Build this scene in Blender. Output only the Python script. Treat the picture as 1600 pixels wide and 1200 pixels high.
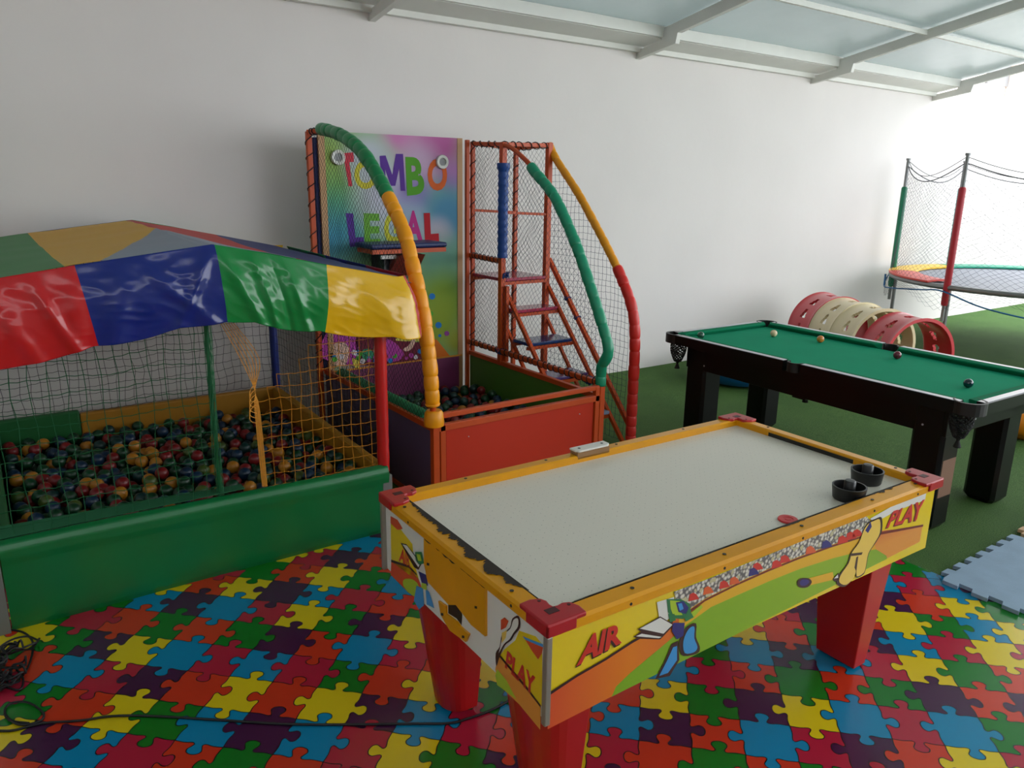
import bpy, bmesh, math, random
from mathutils import Vector, Matrix, noise
random.seed(7)
for o in list(bpy.data.objects): bpy.data.objects.remove(o)
scn = bpy.context.scene
COL = scn.collection
PI = math.pi

# ------------------------------------------------------------ camera, sky, exposure
F = 1195.0; H = 1.85
RR = Matrix(((0.81837581, -0.13417172, 0.55880138),
             (-0.57449079, -0.21617682, 0.78944785),
             (0.01487833, -0.96709127, -0.2539943)))      # world <- image axes (right, down, forward)
cam = bpy.data.cameras.new('camera'); camo = bpy.data.objects.new('camera', cam); COL.objects.link(camo)
cam.sensor_width = 36; cam.sensor_fit = 'HORIZONTAL'; cam.lens = F / 1600 * 36
cam.clip_start = 0.05; cam.clip_end = 200
r_, d_, f_ = RR.col[0].copy(), RR.col[1].copy(), RR.col[2].copy()
m = Matrix((r_, -d_, -f_)).transposed().to_4x4(); m.translation = (0, 0, H)
camo.matrix_world = m
scn.camera = camo
scn.view_settings.view_transform = 'Standard'; scn.view_settings.look = 'None'
scn.view_settings.gamma = 1; scn.view_settings.use_curve_mapping = False
scn.view_settings.exposure = 0.0
world = bpy.data.worlds.new('sky'); scn.world = world; world.use_nodes = True
bg = world.node_tree.nodes['Background']
bg.inputs['Color'].default_value = (0.93, 0.965, 1.0, 1); bg.inputs['Strength'].default_value = 4.5

EYE = Vector((0, 0, H))
def ray(px, py): return RR @ Vector((px - 800, py - 600, F))
def onplane(px, py, P0, n):
    r = ray(px, py); n = Vector(n); t = (Vector(P0) - EYE).dot(n) / r.dot(n); return EYE + r * t
def onz(px, py, z=0): return onplane(px, py, (0, 0, z), (0, 0, 1))
def ony(px, py, y): return onplane(px, py, (0, y, 0), (0, 1, 0))
def onx(px, py, x): return onplane(px, py, (x, 0, 0), (1, 0, 0))

# ------------------------------------------------------------ materials
def lin(c):
    out = []
    for v in c:
        v /= 255.0
        out.append(v / 12.92 if v <= 0.04045 else ((v + 0.055) / 1.055) ** 2.4)
    return tuple(out) + (1,)
MATS = {}
def mat(name, rgb, rough=0.5, spec=0.5, metal=0.0, var=0.0, vscale=8, bump=0.0, bscale=30, trans=0.0, coat=0.0, var2=None):
    if name in MATS: return MATS[name]
    m = bpy.data.materials.new(name); m.use_nodes = True; nt = m.node_tree; b = nt.nodes['Principled BSDF']
    c = lin(rgb)
    b.inputs['Base Color'].default_value = c; b.inputs['Roughness'].default_value = rough
    b.inputs['Specular IOR Level'].default_value = spec; b.inputs['Metallic'].default_value = metal
    b.inputs['Coat Weight'].default_value = coat; b.inputs['Coat Roughness'].default_value = 0.15
    if var > 0 or var2:
        tc = nt.nodes.new('ShaderNodeTexCoord'); n = nt.nodes.new('ShaderNodeTexNoise'); n.inputs['Scale'].default_value = vscale
        n.inputs['Detail'].default_value = 5
        nt.links.new(tc.outputs['Object'], n.inputs['Vector'])
        mx = nt.nodes.new('ShaderNodeMix'); mx.data_type = 'RGBA'
        mr = nt.nodes.new('ShaderNodeMapRange'); mr.inputs[1].default_value = 0.35; mr.inputs[2].default_value = 0.65
        nt.links.new(n.outputs['Fac'], mr.inputs[0]); nt.links.new(mr.outputs[0], mx.inputs[0])
        c2 = lin(var2) if var2 else tuple(min(1, v * (1 - var)) for v in c[:3]) + (1,)
        mx.inputs[6].default_value = c; mx.inputs[7].default_value = c2
        nt.links.new(mx.outputs[2], b.inputs['Base Color'])
    if bump > 0:
        tc = nt.nodes.new('ShaderNodeTexCoord'); n = nt.nodes.new('ShaderNodeTexNoise'); n.inputs['Scale'].default_value = bscale
        n.inputs['Detail'].default_value = 4
        nt.links.new(tc.outputs['Object'], n.inputs['Vector'])
        bp = nt.nodes.new('ShaderNodeBump'); bp.inputs['Strength'].default_value = bump; bp.inputs['Distance'].default_value = 0.02
        nt.links.new(n.outputs['Fac'], bp.inputs['Height']); nt.links.new(bp.outputs['Normal'], b.inputs['Normal'])
    if trans > 0:
        tr = nt.nodes.new('ShaderNodeBsdfTranslucent'); tr.inputs['Color'].default_value = c
        ms = nt.nodes.new('ShaderNodeMixShader'); ms.inputs[0].default_value = trans
        nt.links.new(b.outputs[0], ms.inputs[1]); nt.links.new(tr.outputs[0], ms.inputs[2])
        nt.links.new(ms.outputs[0], nt.nodes['Material Output'].inputs['Surface'])
    MATS[name] = m; return m

# ------------------------------------------------------------ mesh builder (world coordinates)
ROOTM = {}
class MB:
    def __init__(s): s.v = []; s.f = []; s.mi = []
    def add(s, vs, fs, mi=0):
        b = len(s.v); s.v += [Vector(p) for p in vs]
        for f in fs: s.f.append([b + i for i in f]); s.mi.append(mi)
        return s
    def box(s, x0, x1, y0, y1, z0, z1, mi=0):
        vs = [(x, y, z) for z in (z0, z1) for y in (y0, y1) for x in (x0, x1)]
        return s.add(vs, [(0, 2, 3, 1), (4, 5, 7, 6), (0, 1, 5, 4), (2, 6, 7, 3), (0, 4, 6, 2), (1, 3, 7, 5)], mi)
    def frust(s, bot, top, mi=0):            # two equally long loops
        n = len(bot); fs = [list(range(n))[::-1], list(range(n, 2 * n))]
        fs += [(i, (i + 1) % n, n + (i + 1) % n, n + i) for i in range(n)]
        return s.add(list(bot) + list(top), fs, mi)
    def bar(s, a, b, w=0.03, h=None, mi=0, up=(0, 0, 1)):   # square bar
        a = Vector(a); b = Vector(b); h = h or w; d = (b - a).normalized(); u = Vector(up)
        if abs(d.dot(u)) > 0.98: u = Vector((0, 1, 0))
        x = d.cross(u).normalized(); y = x.cross(d).normalized()
        q = [x * (w / 2) + y * (h / 2), -x * (w / 2) + y * (h / 2), -x * (w / 2) - y * (h / 2), x * (w / 2) - y * (h / 2)]
        return s.frust([a + k for k in q], [b + k for k in q], mi)
    def tube(s, pts, r, n=8, mi=0, caps=True):
        pts = [Vector(p) for p in pts]; m = len(pts); rs = r if isinstance(r, (list, tuple)) else [r] * m
        t0 = (pts[1] - pts[0]).normalized(); u = t0.orthogonal().normalized(); vs = []; fs = []
        for i, p in enumerate(pts):
            t = (pts[min(i + 1, m - 1)] - pts[max(i - 1, 0)])
            if t.length < 1e-9: t = t0
            t.normalize(); u = (u - t * u.dot(t))
            if u.length < 1e-6: u = t.orthogonal()
            u.normalize(); w = t.cross(u)
            for k in range(n):
                a = 2 * PI * k / n; vs.append(p + (u * math.cos(a) + w * math.sin(a)) * rs[i])
        for i in range(m - 1):
            for k in range(n):
                fs.append((i * n + k, i * n + (k + 1) % n, (i + 1) * n + (k + 1) % n, (i + 1) * n + k))
        if caps: fs.append(list(range(n))[::-1]); fs.append([(m - 1) * n + k for k in range(n)])
        return s.add(vs, fs, mi)
    def seg(s, a, b, r, mi=0):               # three sided cord piece
        d = (b - a); l = d.length
        if l < 1e-6: return s
        d /= l; u = d.orthogonal().normalized(); w = d.cross(u)
        o = [(u * math.cos(k * 2.0944) + w * math.sin(k * 2.0944)) * r for k in range(3)]
        return s.add([a + k for k in o] + [b + k for k in o], [(0, 1, 4, 3), (1, 2, 5, 4), (2, 0, 3, 5)], mi)
    def lathe(s, c, prof, n=24, mi=0, axis='z'):
        vs = []; fs = []; m = len(prof)
        for r, z in prof:
            for k in range(n):
                a = 2 * PI * k / n; p = (r * math.cos(a), r * math.sin(a), z)
                if axis == 'y': p = (p[0], p[2], p[1])
                if axis == 'x': p = (p[2], p[0], p[1])
                vs.append(Vector(c) + Vector(p))
        for i in range(m - 1):
            for k in range(n): fs.append((i * n + k, i * n + (k + 1) % n, (i + 1) * n + (k + 1) % n, (i + 1) * n + k))
        if prof[0][0] > 1e-4: fs.append(list(range(n))[::-1])
        if prof[-1][0] > 1e-4: fs.append([(m - 1) * n + k for k in range(n)])
        return s.add(vs, fs, mi)
    def sphere(s, c, r, n=12, mi=0):
        m = max(6, n // 2 + 1); prof = [(r * math.sin(PI * i / m), -r * math.cos(PI * i / m)) for i in range(m + 1)]
        prof[0] = (1e-5, -r); prof[-1] = (1e-5, r)
        return s.lathe(c, prof, n, mi)
    def poly(s, pts, n, off, thick=0.0, mi=0):   # flat print: polygon, normal, offset along the normal
        n = Vector(n).normalized(); top = [Vector(p) + n * off for p in pts]
        if thick <= 0: return s.add(top, [list(range(len(top)))], mi)
        return s.frust([p - n * thick for p in top], top, mi)
    def grid(s, fn, nu, nv, mi=0):
        vs = [fn(i / nu, j / nv) for j in range(nv + 1) for i in range(nu + 1)]; b = len(s.v); s.v += [Vector(p) for p in vs]
        for j in range(nv):
            for i in range(nu):
                a = b + j * (nu + 1) + i; s.f.append([a, a + 1, a + nu + 2, a + nu + 1])
                s.mi.append(mi(((i + .5) / nu), ((j + .5) / nv)) if callable(mi) else mi)
        return s
    def xf(s, M): s.v = [M @ p for p in s.v]; return s
    def build(s, name, mats, parent=None, smooth=False, bevel=0.0, solid=0.0, recalc=True, seg=2, clean=False):
        me = bpy.data.meshes.new(name)
        P = Matrix.Identity(4)
        if parent is not None: P = ROOTM.get(parent.name, Matrix.Identity(4)).inverted()
        me.from_pydata([P @ p for p in s.v], [], s.f)
        mats = mats if isinstance(mats, (list, tuple)) else [mats]
        for mm in mats: me.materials.append(mm)
        me.polygons.foreach_set('material_index', s.mi)
        if recalc or clean:
            b = bmesh.new(); b.from_mesh(me)
            if clean: bmesh.ops.remove_doubles(b, verts=b.verts, dist=1e-5)
            if recalc: bmesh.ops.recalc_face_normals(b, faces=b.faces)
            b.to_mesh(me); b.free()
        if smooth: me.polygons.foreach_set('use_smooth', [True] * len(me.polygons))
        o = bpy.data.objects.new(name, me); COL.objects.link(o)
        if parent is not None: o.parent = parent; ROOTM[o.name] = ROOTM.get(parent.name, Matrix.Identity(4))
        if solid: md = o.modifiers.new('s', 'SOLIDIFY'); md.thickness = solid; md.offset = 0
        if bevel: md = o.modifiers.new('b', 'BEVEL'); md.width = bevel; md.segments = seg; md.limit_method = 'ANGLE'; md.angle_limit = 0.6
        if smooth and bevel == 0: me.set_sharp_from_angle(angle=0.9)
        return o
def thing(name, label, cat, loc=(0, 0, 0), rz=0, group=None):
    o = bpy.data.objects.new(name, None); COL.objects.link(o); o.location = loc; o.rotation_euler = (0, 0, rz)
    o.empty_display_size = 0.1
    ROOTM[o.name] = Matrix.Translation(loc) @ Matrix.Rotation(rz, 4, 'Z')
    return tag(o, label, cat, group)
def tag(o, label, cat, group=None):
    o['label'] = label; o['category'] = cat
    if group: o['group'] = group
    return o
def struct(o): o['kind'] = 'structure'; return o
def smoothpts(pts, k=6, closed=False):
    pts = [Vector(p) for p in pts]; n = len(pts); out = []
    for i in range(n if closed else n - 1):
        g = (lambda j: pts[j % n]) if closed else (lambda j: pts[max(0, min(n - 1, j))])
        p0, p1, p2, p3 = g(i - 1), g(i), g(i + 1), g(i + 2)
        for q in range(k):
            t = q / k
            out.append(0.5 * ((2 * p1) + (p2 - p0) * t + (2 * p0 - 5 * p1 + 4 * p2 - p3) * t * t + (3 * p1 - p0 - 3 * p2 + p3) * t ** 3))
    if not closed: out.append(pts[-1])
    return out
def text_faces(txt, offset=0.03):
    cu = bpy.data.curves.new('t', 'FONT'); cu.body = txt; cu.size = 1; cu.offset = offset; cu.resolution_u = 4
    o = bpy.data.objects.new('t', cu); COL.objects.link(o)
    dg = bpy.context.evaluated_depsgraph_get(); me = bpy.data.meshes.new_from_object(o.evaluated_get(dg))
    vs = [v.co.copy() for v in me.vertices]; fs = [list(p.vertices) for p in me.polygons]
    bpy.data.objects.remove(o); bpy.data.curves.remove(cu); bpy.data.meshes.remove(me)
    x0 = min(v.x for v in vs); x1 = max(v.x for v in vs); y0 = min(v.y for v in vs); y1 = max(v.y for v in vs)
    return [((v.x - x0) / (x1 - x0), (v.y - y0) / (y1 - y0)) for v in vs], fs
def text_quad(mb, txt, q, n, off, mi=0, offset=0.03):   # q = bottom left, bottom right, top right, top left
    uv, fs = text_faces(txt, offset); a, b, c, d = [Vector(p) for p in q]; n = Vector(n).normalized()
    mb.add([a * (1 - u) * (1 - v) + b * u * (1 - v) + c * u * v + d * (1 - u) * v + n * off for u, v in uv], fs, mi)

def nz(x, y=0, z=0): return noise.noise(Vector((x, y, z)))
def net_square(mb, fn, nu, nv, r, keep=None, sag=0.25, mi=0, seed=0):
    K = {}
    for i in range(nu + 1):
        for j in range(nv + 1):
            u = i / nu; v = j / nv
            du = nz(i * .37, j * .37, seed) * sag / nu + nz(i * 3.1, j * 2.7, seed) * .08 / nu; dv = nz(i * .33 + 9, j * .41, seed) * sag / nv
            if i in (0, nu): du = 0
            K[i, j] = (Vector(fn(min(1, max(0, u + du)), v + (dv if 0 < j < nv else 0))), (keep is None or keep(u, v)))
    for (i, j), (p, k) in K.items():
        if not k: continue
        for a, b in ((i + 1, j), (i, j + 1)):
            if (a, b) in K and K[a, b][1]:
                q = K[a, b][0]
                if a > i:
                    mid = (p + q) / 2 - Vector((0, 0, (q - p).length * .07)); mb.seg(p, mid, r, mi); mb.seg(mid, q, r, mi)
                else: mb.seg(p, q, r, mi)
def net_diamond(mb, fn, nu, nv, r, keep=None, mi=0, seed=0):
    K = {}
    for i in range(nu + 1):
        for j in range(nv + 1):
            if (i + j) % 2: continue
            u = i / nu; v = j / nv
            du = nz(i * .2, j * .2, seed) * .9 / nu if 0 < i < nu else 0; dv = nz(i * .21 + 9, j * .19, seed) * .9 / nv if 0 < j < nv else 0
            K[i, j] = (Vector(fn(u + du, v + dv)), (keep is None or keep(u, v)))
    for (i, j), (p, k) in K.items():
        if not k: continue
        for a, b in ((i + 1, j + 1), (i - 1, j + 1)):
            if (a, b) in K and K[a, b][1]: mb.seg(p, K[a, b][0], r, mi)
def helix(mb, a, b, R, turns, r, mi=0, irregular=0.3):
    a = Vector(a); b = Vector(b); d = (b - a); L = d.length; d /= L; u = d.orthogonal().normalized(); w = d.cross(u); n = int(turns * 8); pts = []
    for i in range(n + 1):
        t = i / n; t2 = min(1, max(0, t + irregular * nz(t * turns * .7) / turns)); an = 2 * PI * turns * t
        pts.append(a + d * L * t2 + (u * math.cos(an) + w * math.sin(an)) * R)
    mb.tube(pts, r, 4, mi)

# ------------------------------------------------------------ setting
WY = 5.57
M_wall = mat('white_wall_paint', (224, 219, 216), 0.85, 0.2, var=0.035, vscale=1.3, bump=0.05, bscale=14)
M_ceilframe = mat('white_painted_steel', (222, 222, 216), 0.5, 0.4, var=0.05, vscale=4)
M_panel = mat('grey_green_roof_panel', (150, 163, 162), 0.22, 0.8, var=0.05, vscale=2.2, bump=0.12, bscale=4, trans=0.11)
def grass_mat():
    m = bpy.data.materials.new('artificial_grass'); m.use_nodes = True; nt = m.node_tree; b = nt.nodes['Principled BSDF']
    tc = nt.nodes.new('ShaderNodeTexCoord')
    n1 = nt.nodes.new('ShaderNodeTexNoise'); n1.inputs['Scale'].default_value = 180; n1.inputs['Detail'].default_value = 3
    n2 = nt.nodes.new('ShaderNodeTexNoise'); n2.inputs['Scale'].default_value = 3.0; n2.inputs['Detail'].default_value = 6
    for n in (n1, n2): nt.links.new(tc.outputs['Object'], n.inputs['Vector'])
    a = nt.nodes.new('ShaderNodeMix'); a.data_type = 'RGBA'; a.inputs[6].default_value = lin((50, 84, 38)); a.inputs[7].default_value = lin((92, 122, 66))
    mr = nt.nodes.new('ShaderNodeMapRange'); mr.inputs[1].default_value = .35; mr.inputs[2].default_value = .65
    nt.links.new(n1.outputs['Fac'], mr.inputs[0]); nt.links.new(mr.outputs[0], a.inputs[0])
    c = nt.nodes.new('ShaderNodeMix'); c.data_type = 'RGBA'; c.inputs[7].default_value = lin((62, 92, 48))
    mr2 = nt.nodes.new('ShaderNodeMapRange'); mr2.inputs[1].default_value = .4; mr2.inputs[2].default_value = .75; mr2.inputs[4].default_value = .55
    nt.links.new(n2.outputs['Fac'], mr2.inputs[0]); nt.links.new(mr2.outputs[0], c.inputs[0]); nt.links.new(a.outputs[2], c.inputs[6])
    nt.links.new(c.outputs[2], b.inputs['Base Color']); b.inputs['Roughness'].default_value = .8; b.inputs['Specular IOR Level'].default_value = .1
    b.inputs['Sheen Weight'].default_value = .0
    bp = nt.nodes.new('ShaderNodeBump'); bp.inputs['Strength'].default_value = .6; bp.inputs['Distance'].default_value = .01
    nt.links.new(n1.outputs['Fac'], bp.inputs['Height']); nt.links.new(bp.outputs['Normal'], b.inputs['Normal'])
    return m
M_grass = grass_mat()
struct(MB().grid(lambda u, v: Vector((-3 + 20 * u, -4.5 + 10.07 * v, .006 * nz((-3 + 20 * u) * .9, (-4.5 + 10 * v) * .9))) if (-3 + 20 * u) > 4.9 else Vector((-3 + 20 * u, -4.5 + 10.07 * v, 0)), 120, 60).build('floor', M_grass, smooth=True))
struct(MB().box(-3.2, 17, WY, WY + .2, -.1, 3.06).build('wall_back', M_wall))
struct(MB().box(-3.2, -3.0, -4.5, WY, 0, 3.9).build('wall_left', M_wall))
struct(MB().box(-3.2, 5.5, -4.7, -4.5, 0, 4.6).build('wall_front', M_wall))
# a neighbouring pale building seen over the wall
nb = thing('neighbouring_building', 'pale building with a dark window seen above the far end of the white wall', 'building', (19, 9, 0))
M_bld = mat('pale_render', (226, 214, 204), .9, .2)
MB().box(13.0, 26, 9, 14, 0, 8).build('facade', M_bld, nb)
p0 = ony(1542, 118, 8.98); p1 = ony(1572, 136, 8.98)
MB().box(p0.x, p1.x, 8.94, 8.99, p1.z, p0.z + .5).build('window', mat('grey_glass', (120, 122, 124), .3), nb)
MB().box(p1.x + .02, p1.x + .3, 8.85, 8.99, p1.z - .35, p0.z + .5).build('pilaster', mat('pale_stone', (226, 205, 190), .9), nb)

# roof: rafters sloping up from the wall, purlins, panels
def zr(y): return 2.975 + 0.176 * (WY - y)        # underside of a rafter near the wall
RX = [-2.7, -.03, 2.64, 5.316, 7.996, 10.65, 13.29]
for i, x in enumerate(RX):
    w = .05; mb = MB()
    prof = [(WY, 2.975), (5.09, 3.05), (5.07, 3.135), (-4.5, 3.135 + .184 * 9.57), (-4.5, 3.25 + .184 * 9.57), (5.26, 3.19), (5.26, 3.10), (WY, 3.045)]
    mb.frust([(x - w / 2, y, z) for y, z in prof], [(x + w / 2, y, z) for y, z in prof])
    if x > 11: mb = MB(); mb.frust([(x - w / 2, y, z) for y, z in [(WY, 2.975), (5.2, 3.03), (5.2, 3.1), (WY, 3.045)]], [(x + w / 2, y, z) for y, z in [(WY, 2.975), (5.2, 3.03), (5.2, 3.1), (WY, 3.045)]])
    tag(mb.build('roof_rafter', M_ceilframe), ['x', 'white steel roof rafter beyond the left edge above the ball pit', 'white steel roof rafter over the canopied ball pit, outside the photo',
        'leftmost white roof rafter in the photo, meeting the wall above the sign board', 'second white roof rafter from the left, meeting the wall right of the play tower',
        'third white roof rafter from the left, above the crawl tunnel', 'fourth white roof rafter, where the roof panels end', 'short white rafter stub at the bright far end of the wall'][i], 'rafter', 'roof rafters along the white wall')
bpy.data.objects['roof_rafter']['label'] = 'white steel roof rafter at the far left end of the roof'
struct(MB().box(-3, 10.65, WY - .055, WY, 3.03, 3.085).build('trim_1', M_ceilframe, bevel=.004))
struct(MB().frust([(-3, WY - .02, 3.07), (-3, 5.27, 3.115), (-3, 5.27, 3.16), (-3, WY - .02, 3.2)], [(10.65, WY - .02, 3.07), (10.65, 5.27, 3.115), (10.65, 5.27, 3.16), (10.65, WY - .02, 3.2)]).build('trim_2', M_ceilframe))
struct(MB().bar((-3, 5.25, 3.175), (10.65, 5.25, 3.175), .03, .11).build('trim_3', M_ceilframe))
for k, y in enumerate((4.33, 3.35, 2.3, 1.2, .1, -1, -2.2)):
    struct(MB().bar((-3, y, 3.20 + .184 * (5.07 - y)), (10.65, y, 3.20 + .184 * (5.07 - y)), .03, .045).build('trim_%d' % (4 + k), M_ceilframe))
def roofz(x, y):
    return 3.245 + .184 * (5.07 - y) + .006 * math.sin(x * 1.1) + .008 * nz(x * 2, y * 3)
struct(MB().grid(lambda u, v: Vector((-3 + 13.66 * u, 5.3 - 9.8 * v, roofz(-3 + 13.66 * u, 5.3 - 9.8 * v))), 110, 70).build('ceiling', M_panel, smooth=True, recalc=False))

# ------------------------------------------------------------ jigsaw floor sheet
PC = [(214, 58, 32), (186, 34, 62), (22, 124, 34), (10, 138, 186), (232, 204, 28), (74, 28, 70)]   # orange, crimson, green, blue, yellow, purple
PZ_M = [mat('print_' + n, c, .22, .6, bump=.06, bscale=2.5) for n, c in zip(('orange', 'crimson', 'green', 'blue', 'yellow', 'purple'), PC)]
M_line = mat('print_black', (16, 16, 18), .3)
CELL = .1775; O0 = Vector((.227, 3.325)); E1 = Vector((.7071, -.7071)) * CELL; E2 = Vector((.7071, .7071)) * CELL
KN = [(0, 0), (.2, .015), (.36, -.01), (.415, .03), (.385, .1), (.35, .17), (.38, .245), (.46, .28), (.54, .28), (.62, .245), (.65, .17), (.615, .1), (.585, .03), (.64, -.01), (.8, .015), (1, 0)]
def lat(u, v):       # jigsaw lattice; the print is stretched a little towards the right
    k = min(1, max(0, (u - 8) / 5)); k = k * k * (3 - 2 * k)
    return O0 + E1 * (u - .25 * k - max(0, u - 15) * .04) + E2 * (v - .32 * k)
def edge_pts(i, j, d):
    rnd = random.Random(i * 7919 + j * 104729 + d * 31)
    s = 1 if rnd.random() < .5 else -1; sh = rnd.uniform(-.05, .05)
    pts = []
    for u, v in KN:
        u2 = u + (sh * (1 - abs(2 * u - 1))); pts.append(Vector((u2, v * s, 0)))
    sp = smoothpts(pts, 3)
    return [lat(i + p.x, j + p.y) if d == 0 else lat(i + p.y, j + p.x) for p in sp]
PUZZLE = {}
for j_, i0_, row_ in ((-4, 0, 'YPBCOGOC'), (-3, -1, 'CGOYGBPBCYGP'), (-2, -1, 'OBCPOYOYPBCO..OGOGC'), (-1, -2, 'YGPYBCBCGOYGB.BPOBCPOY'),
                      (0, -2, 'GCOGOGPOBC.....YGPYBCB'), (1, -1, 'GBPBCYGPY......COGOGPO'), (2, 0, 'YOYPBCOG......GBPBCYG'), (3, 1, 'CGOYGB........YO.PBC'), (4, 3, 'CPO............OYGB'),
                      (5, 3, 'YBC.............POYG'), (6, 19, 'BCB'), (7, 19, 'OGB'), (8, 20, 'C')):
    for q_, ch_ in enumerate(row_):
        if ch_ != '.': PUZZLE[i0_ + q_, j_] = 'OCGBYP'.index(ch_)
def cell_color(i, j):
    if (i, j) in PUZZLE: return PUZZLE[i, j]
    rnd = random.Random(i * 1237 + j * 7717 + 5)
    ban = {PUZZLE.get((i - 1, j)), PUZZLE.get((i, j - 1)), PUZZLE.get((i + 1, j)), PUZZLE.get((i, j + 1))}
    c = rnd.choice([k for k in range(6) if k not in ban]); PUZZLE[i, j] = c; return c
X0, X1, Y0, Y1 = -2.6, 3.725, -2.5, 3.9
pz = MB(); pl = MB()
for i in range(-60, 60):
    for j in range(-60, 60):
        c = lat(i + .5, j + .5)
        if not (X0 < c.x < X1 + .15 and Y0 < c.y < Y1): continue
        col = cell_color(i, j)
        loop = edge_pts(i, j, 0)[:-1] + edge_pts(i + 1, j, 1)[:-1] + edge_pts(i, j + 1, 0)[::-1][:-1] + edge_pts(i, j, 1)[::-1][:-1]
        loop = [Vector((min(p.x, X1), p.y, .003)) for p in loop]
        pz.add(loop, [list(range(len(loop)))], col)
        for d in (0, 1):
            e = edge_pts(i, j, d)
            for a, b in zip(e[:-1], e[1:]):
                if a.x > X1 or b.x > X1: continue
                t = (b - a); 
                if t.length < 1e-6: continue
                t.normalize(); n2 = Vector((-t.y, t.x)) * .0017
                pl.add([(a - n2).to_3d() + Vector((0, 0, .0034)), (a + n2).to_3d() + Vector((0, 0, .0034)), (b + n2).to_3d() + Vector((0, 0, .0034)), (b - n2).to_3d() + Vector((0, 0, .0034))], [(0, 1, 2, 3)], 6)
pz.v += pl.v
nb_ = len(pz.v) - len(pl.v)
for f in pl.f: pz.f.append([k + nb_ for k in f]); pz.mi.append(6)
me_o = pz.build('floor_sheet', PZ_M + [M_line], recalc=False)
tag(me_o, 'glossy vinyl floor sheet printed with bright coloured jigsaw pieces', 'floor sheet')
for p in me_o.data.polygons:
    if p.normal.z < 0: p.flip()

# foam mats on the right
def foam_mat(x0, x1, y0, y1, zt, pitch, col, teeth):
    # outline with interlocking teeth
    pts = []; t = .02
    def run(a, b, out):
        a = Vector(a); b = Vector(b); L = (b - a).length; n = max(2, round(L / pitch)); d = (b - a) / n; o = Vector(out)
        for k in range(n):
            p = a + d * k
            pts.extend([p, p + d * .08 + o * .035, p + d * .62 + o * .035, p + d * .55])
        pts.append(b)
    for (a, b, out, on) in teeth:
        if on: run(a, b, out)
        else: pts.extend([Vector(a), Vector(b)])
    cl = []
    for p in pts:
        if not cl or (p - cl[-1]).length > 1e-5: cl.append(p)
    return MB().frust([(p.x, p.y, zt) for p in cl], [(p.x, p.y, zt + t) for p in cl])
mx = foam_mat(3.66, 4.56, .56, 1.53, .004, .125, None, [((3.68, .6), (4.5, .6), (0, -1), False), ((4.5, .6), (4.5, 1.53), (1, 0), False), ((4.5, 1.53), (3.68, 1.53), (0, 1), True), ((3.68, 1.53), (3.68, .6), (-1, 0), True)])
M_eva = mat('grey_blue_foam', (146, 170, 192), .75, .3, var=.12, vscale=7, bump=.1, bscale=200)
tag(mx.build('foam_mat', M_eva, bevel=.002), 'grey-blue interlocking foam play mat tile with toothed edges', 'foam mat')
mt = foam_mat(4.5, 5.4, .6, 1.55, .004, .125, None, [((4.545, .6), (5.4, .6), (0, -1), False), ((5.4, .6), (5.4, 1.54), (1, 0), False), ((5.4, 1.54), (4.545, 1.54), (0, 1), True), ((4.545, 1.54), (4.545, .6), (-1, 0), False)])
tag(mt.build('foam_mat', mat('tan_foam', (206, 170, 132), .75, .3), bevel=.002), 'tan interlocking foam play mat tile at the right edge', 'foam mat')

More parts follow.
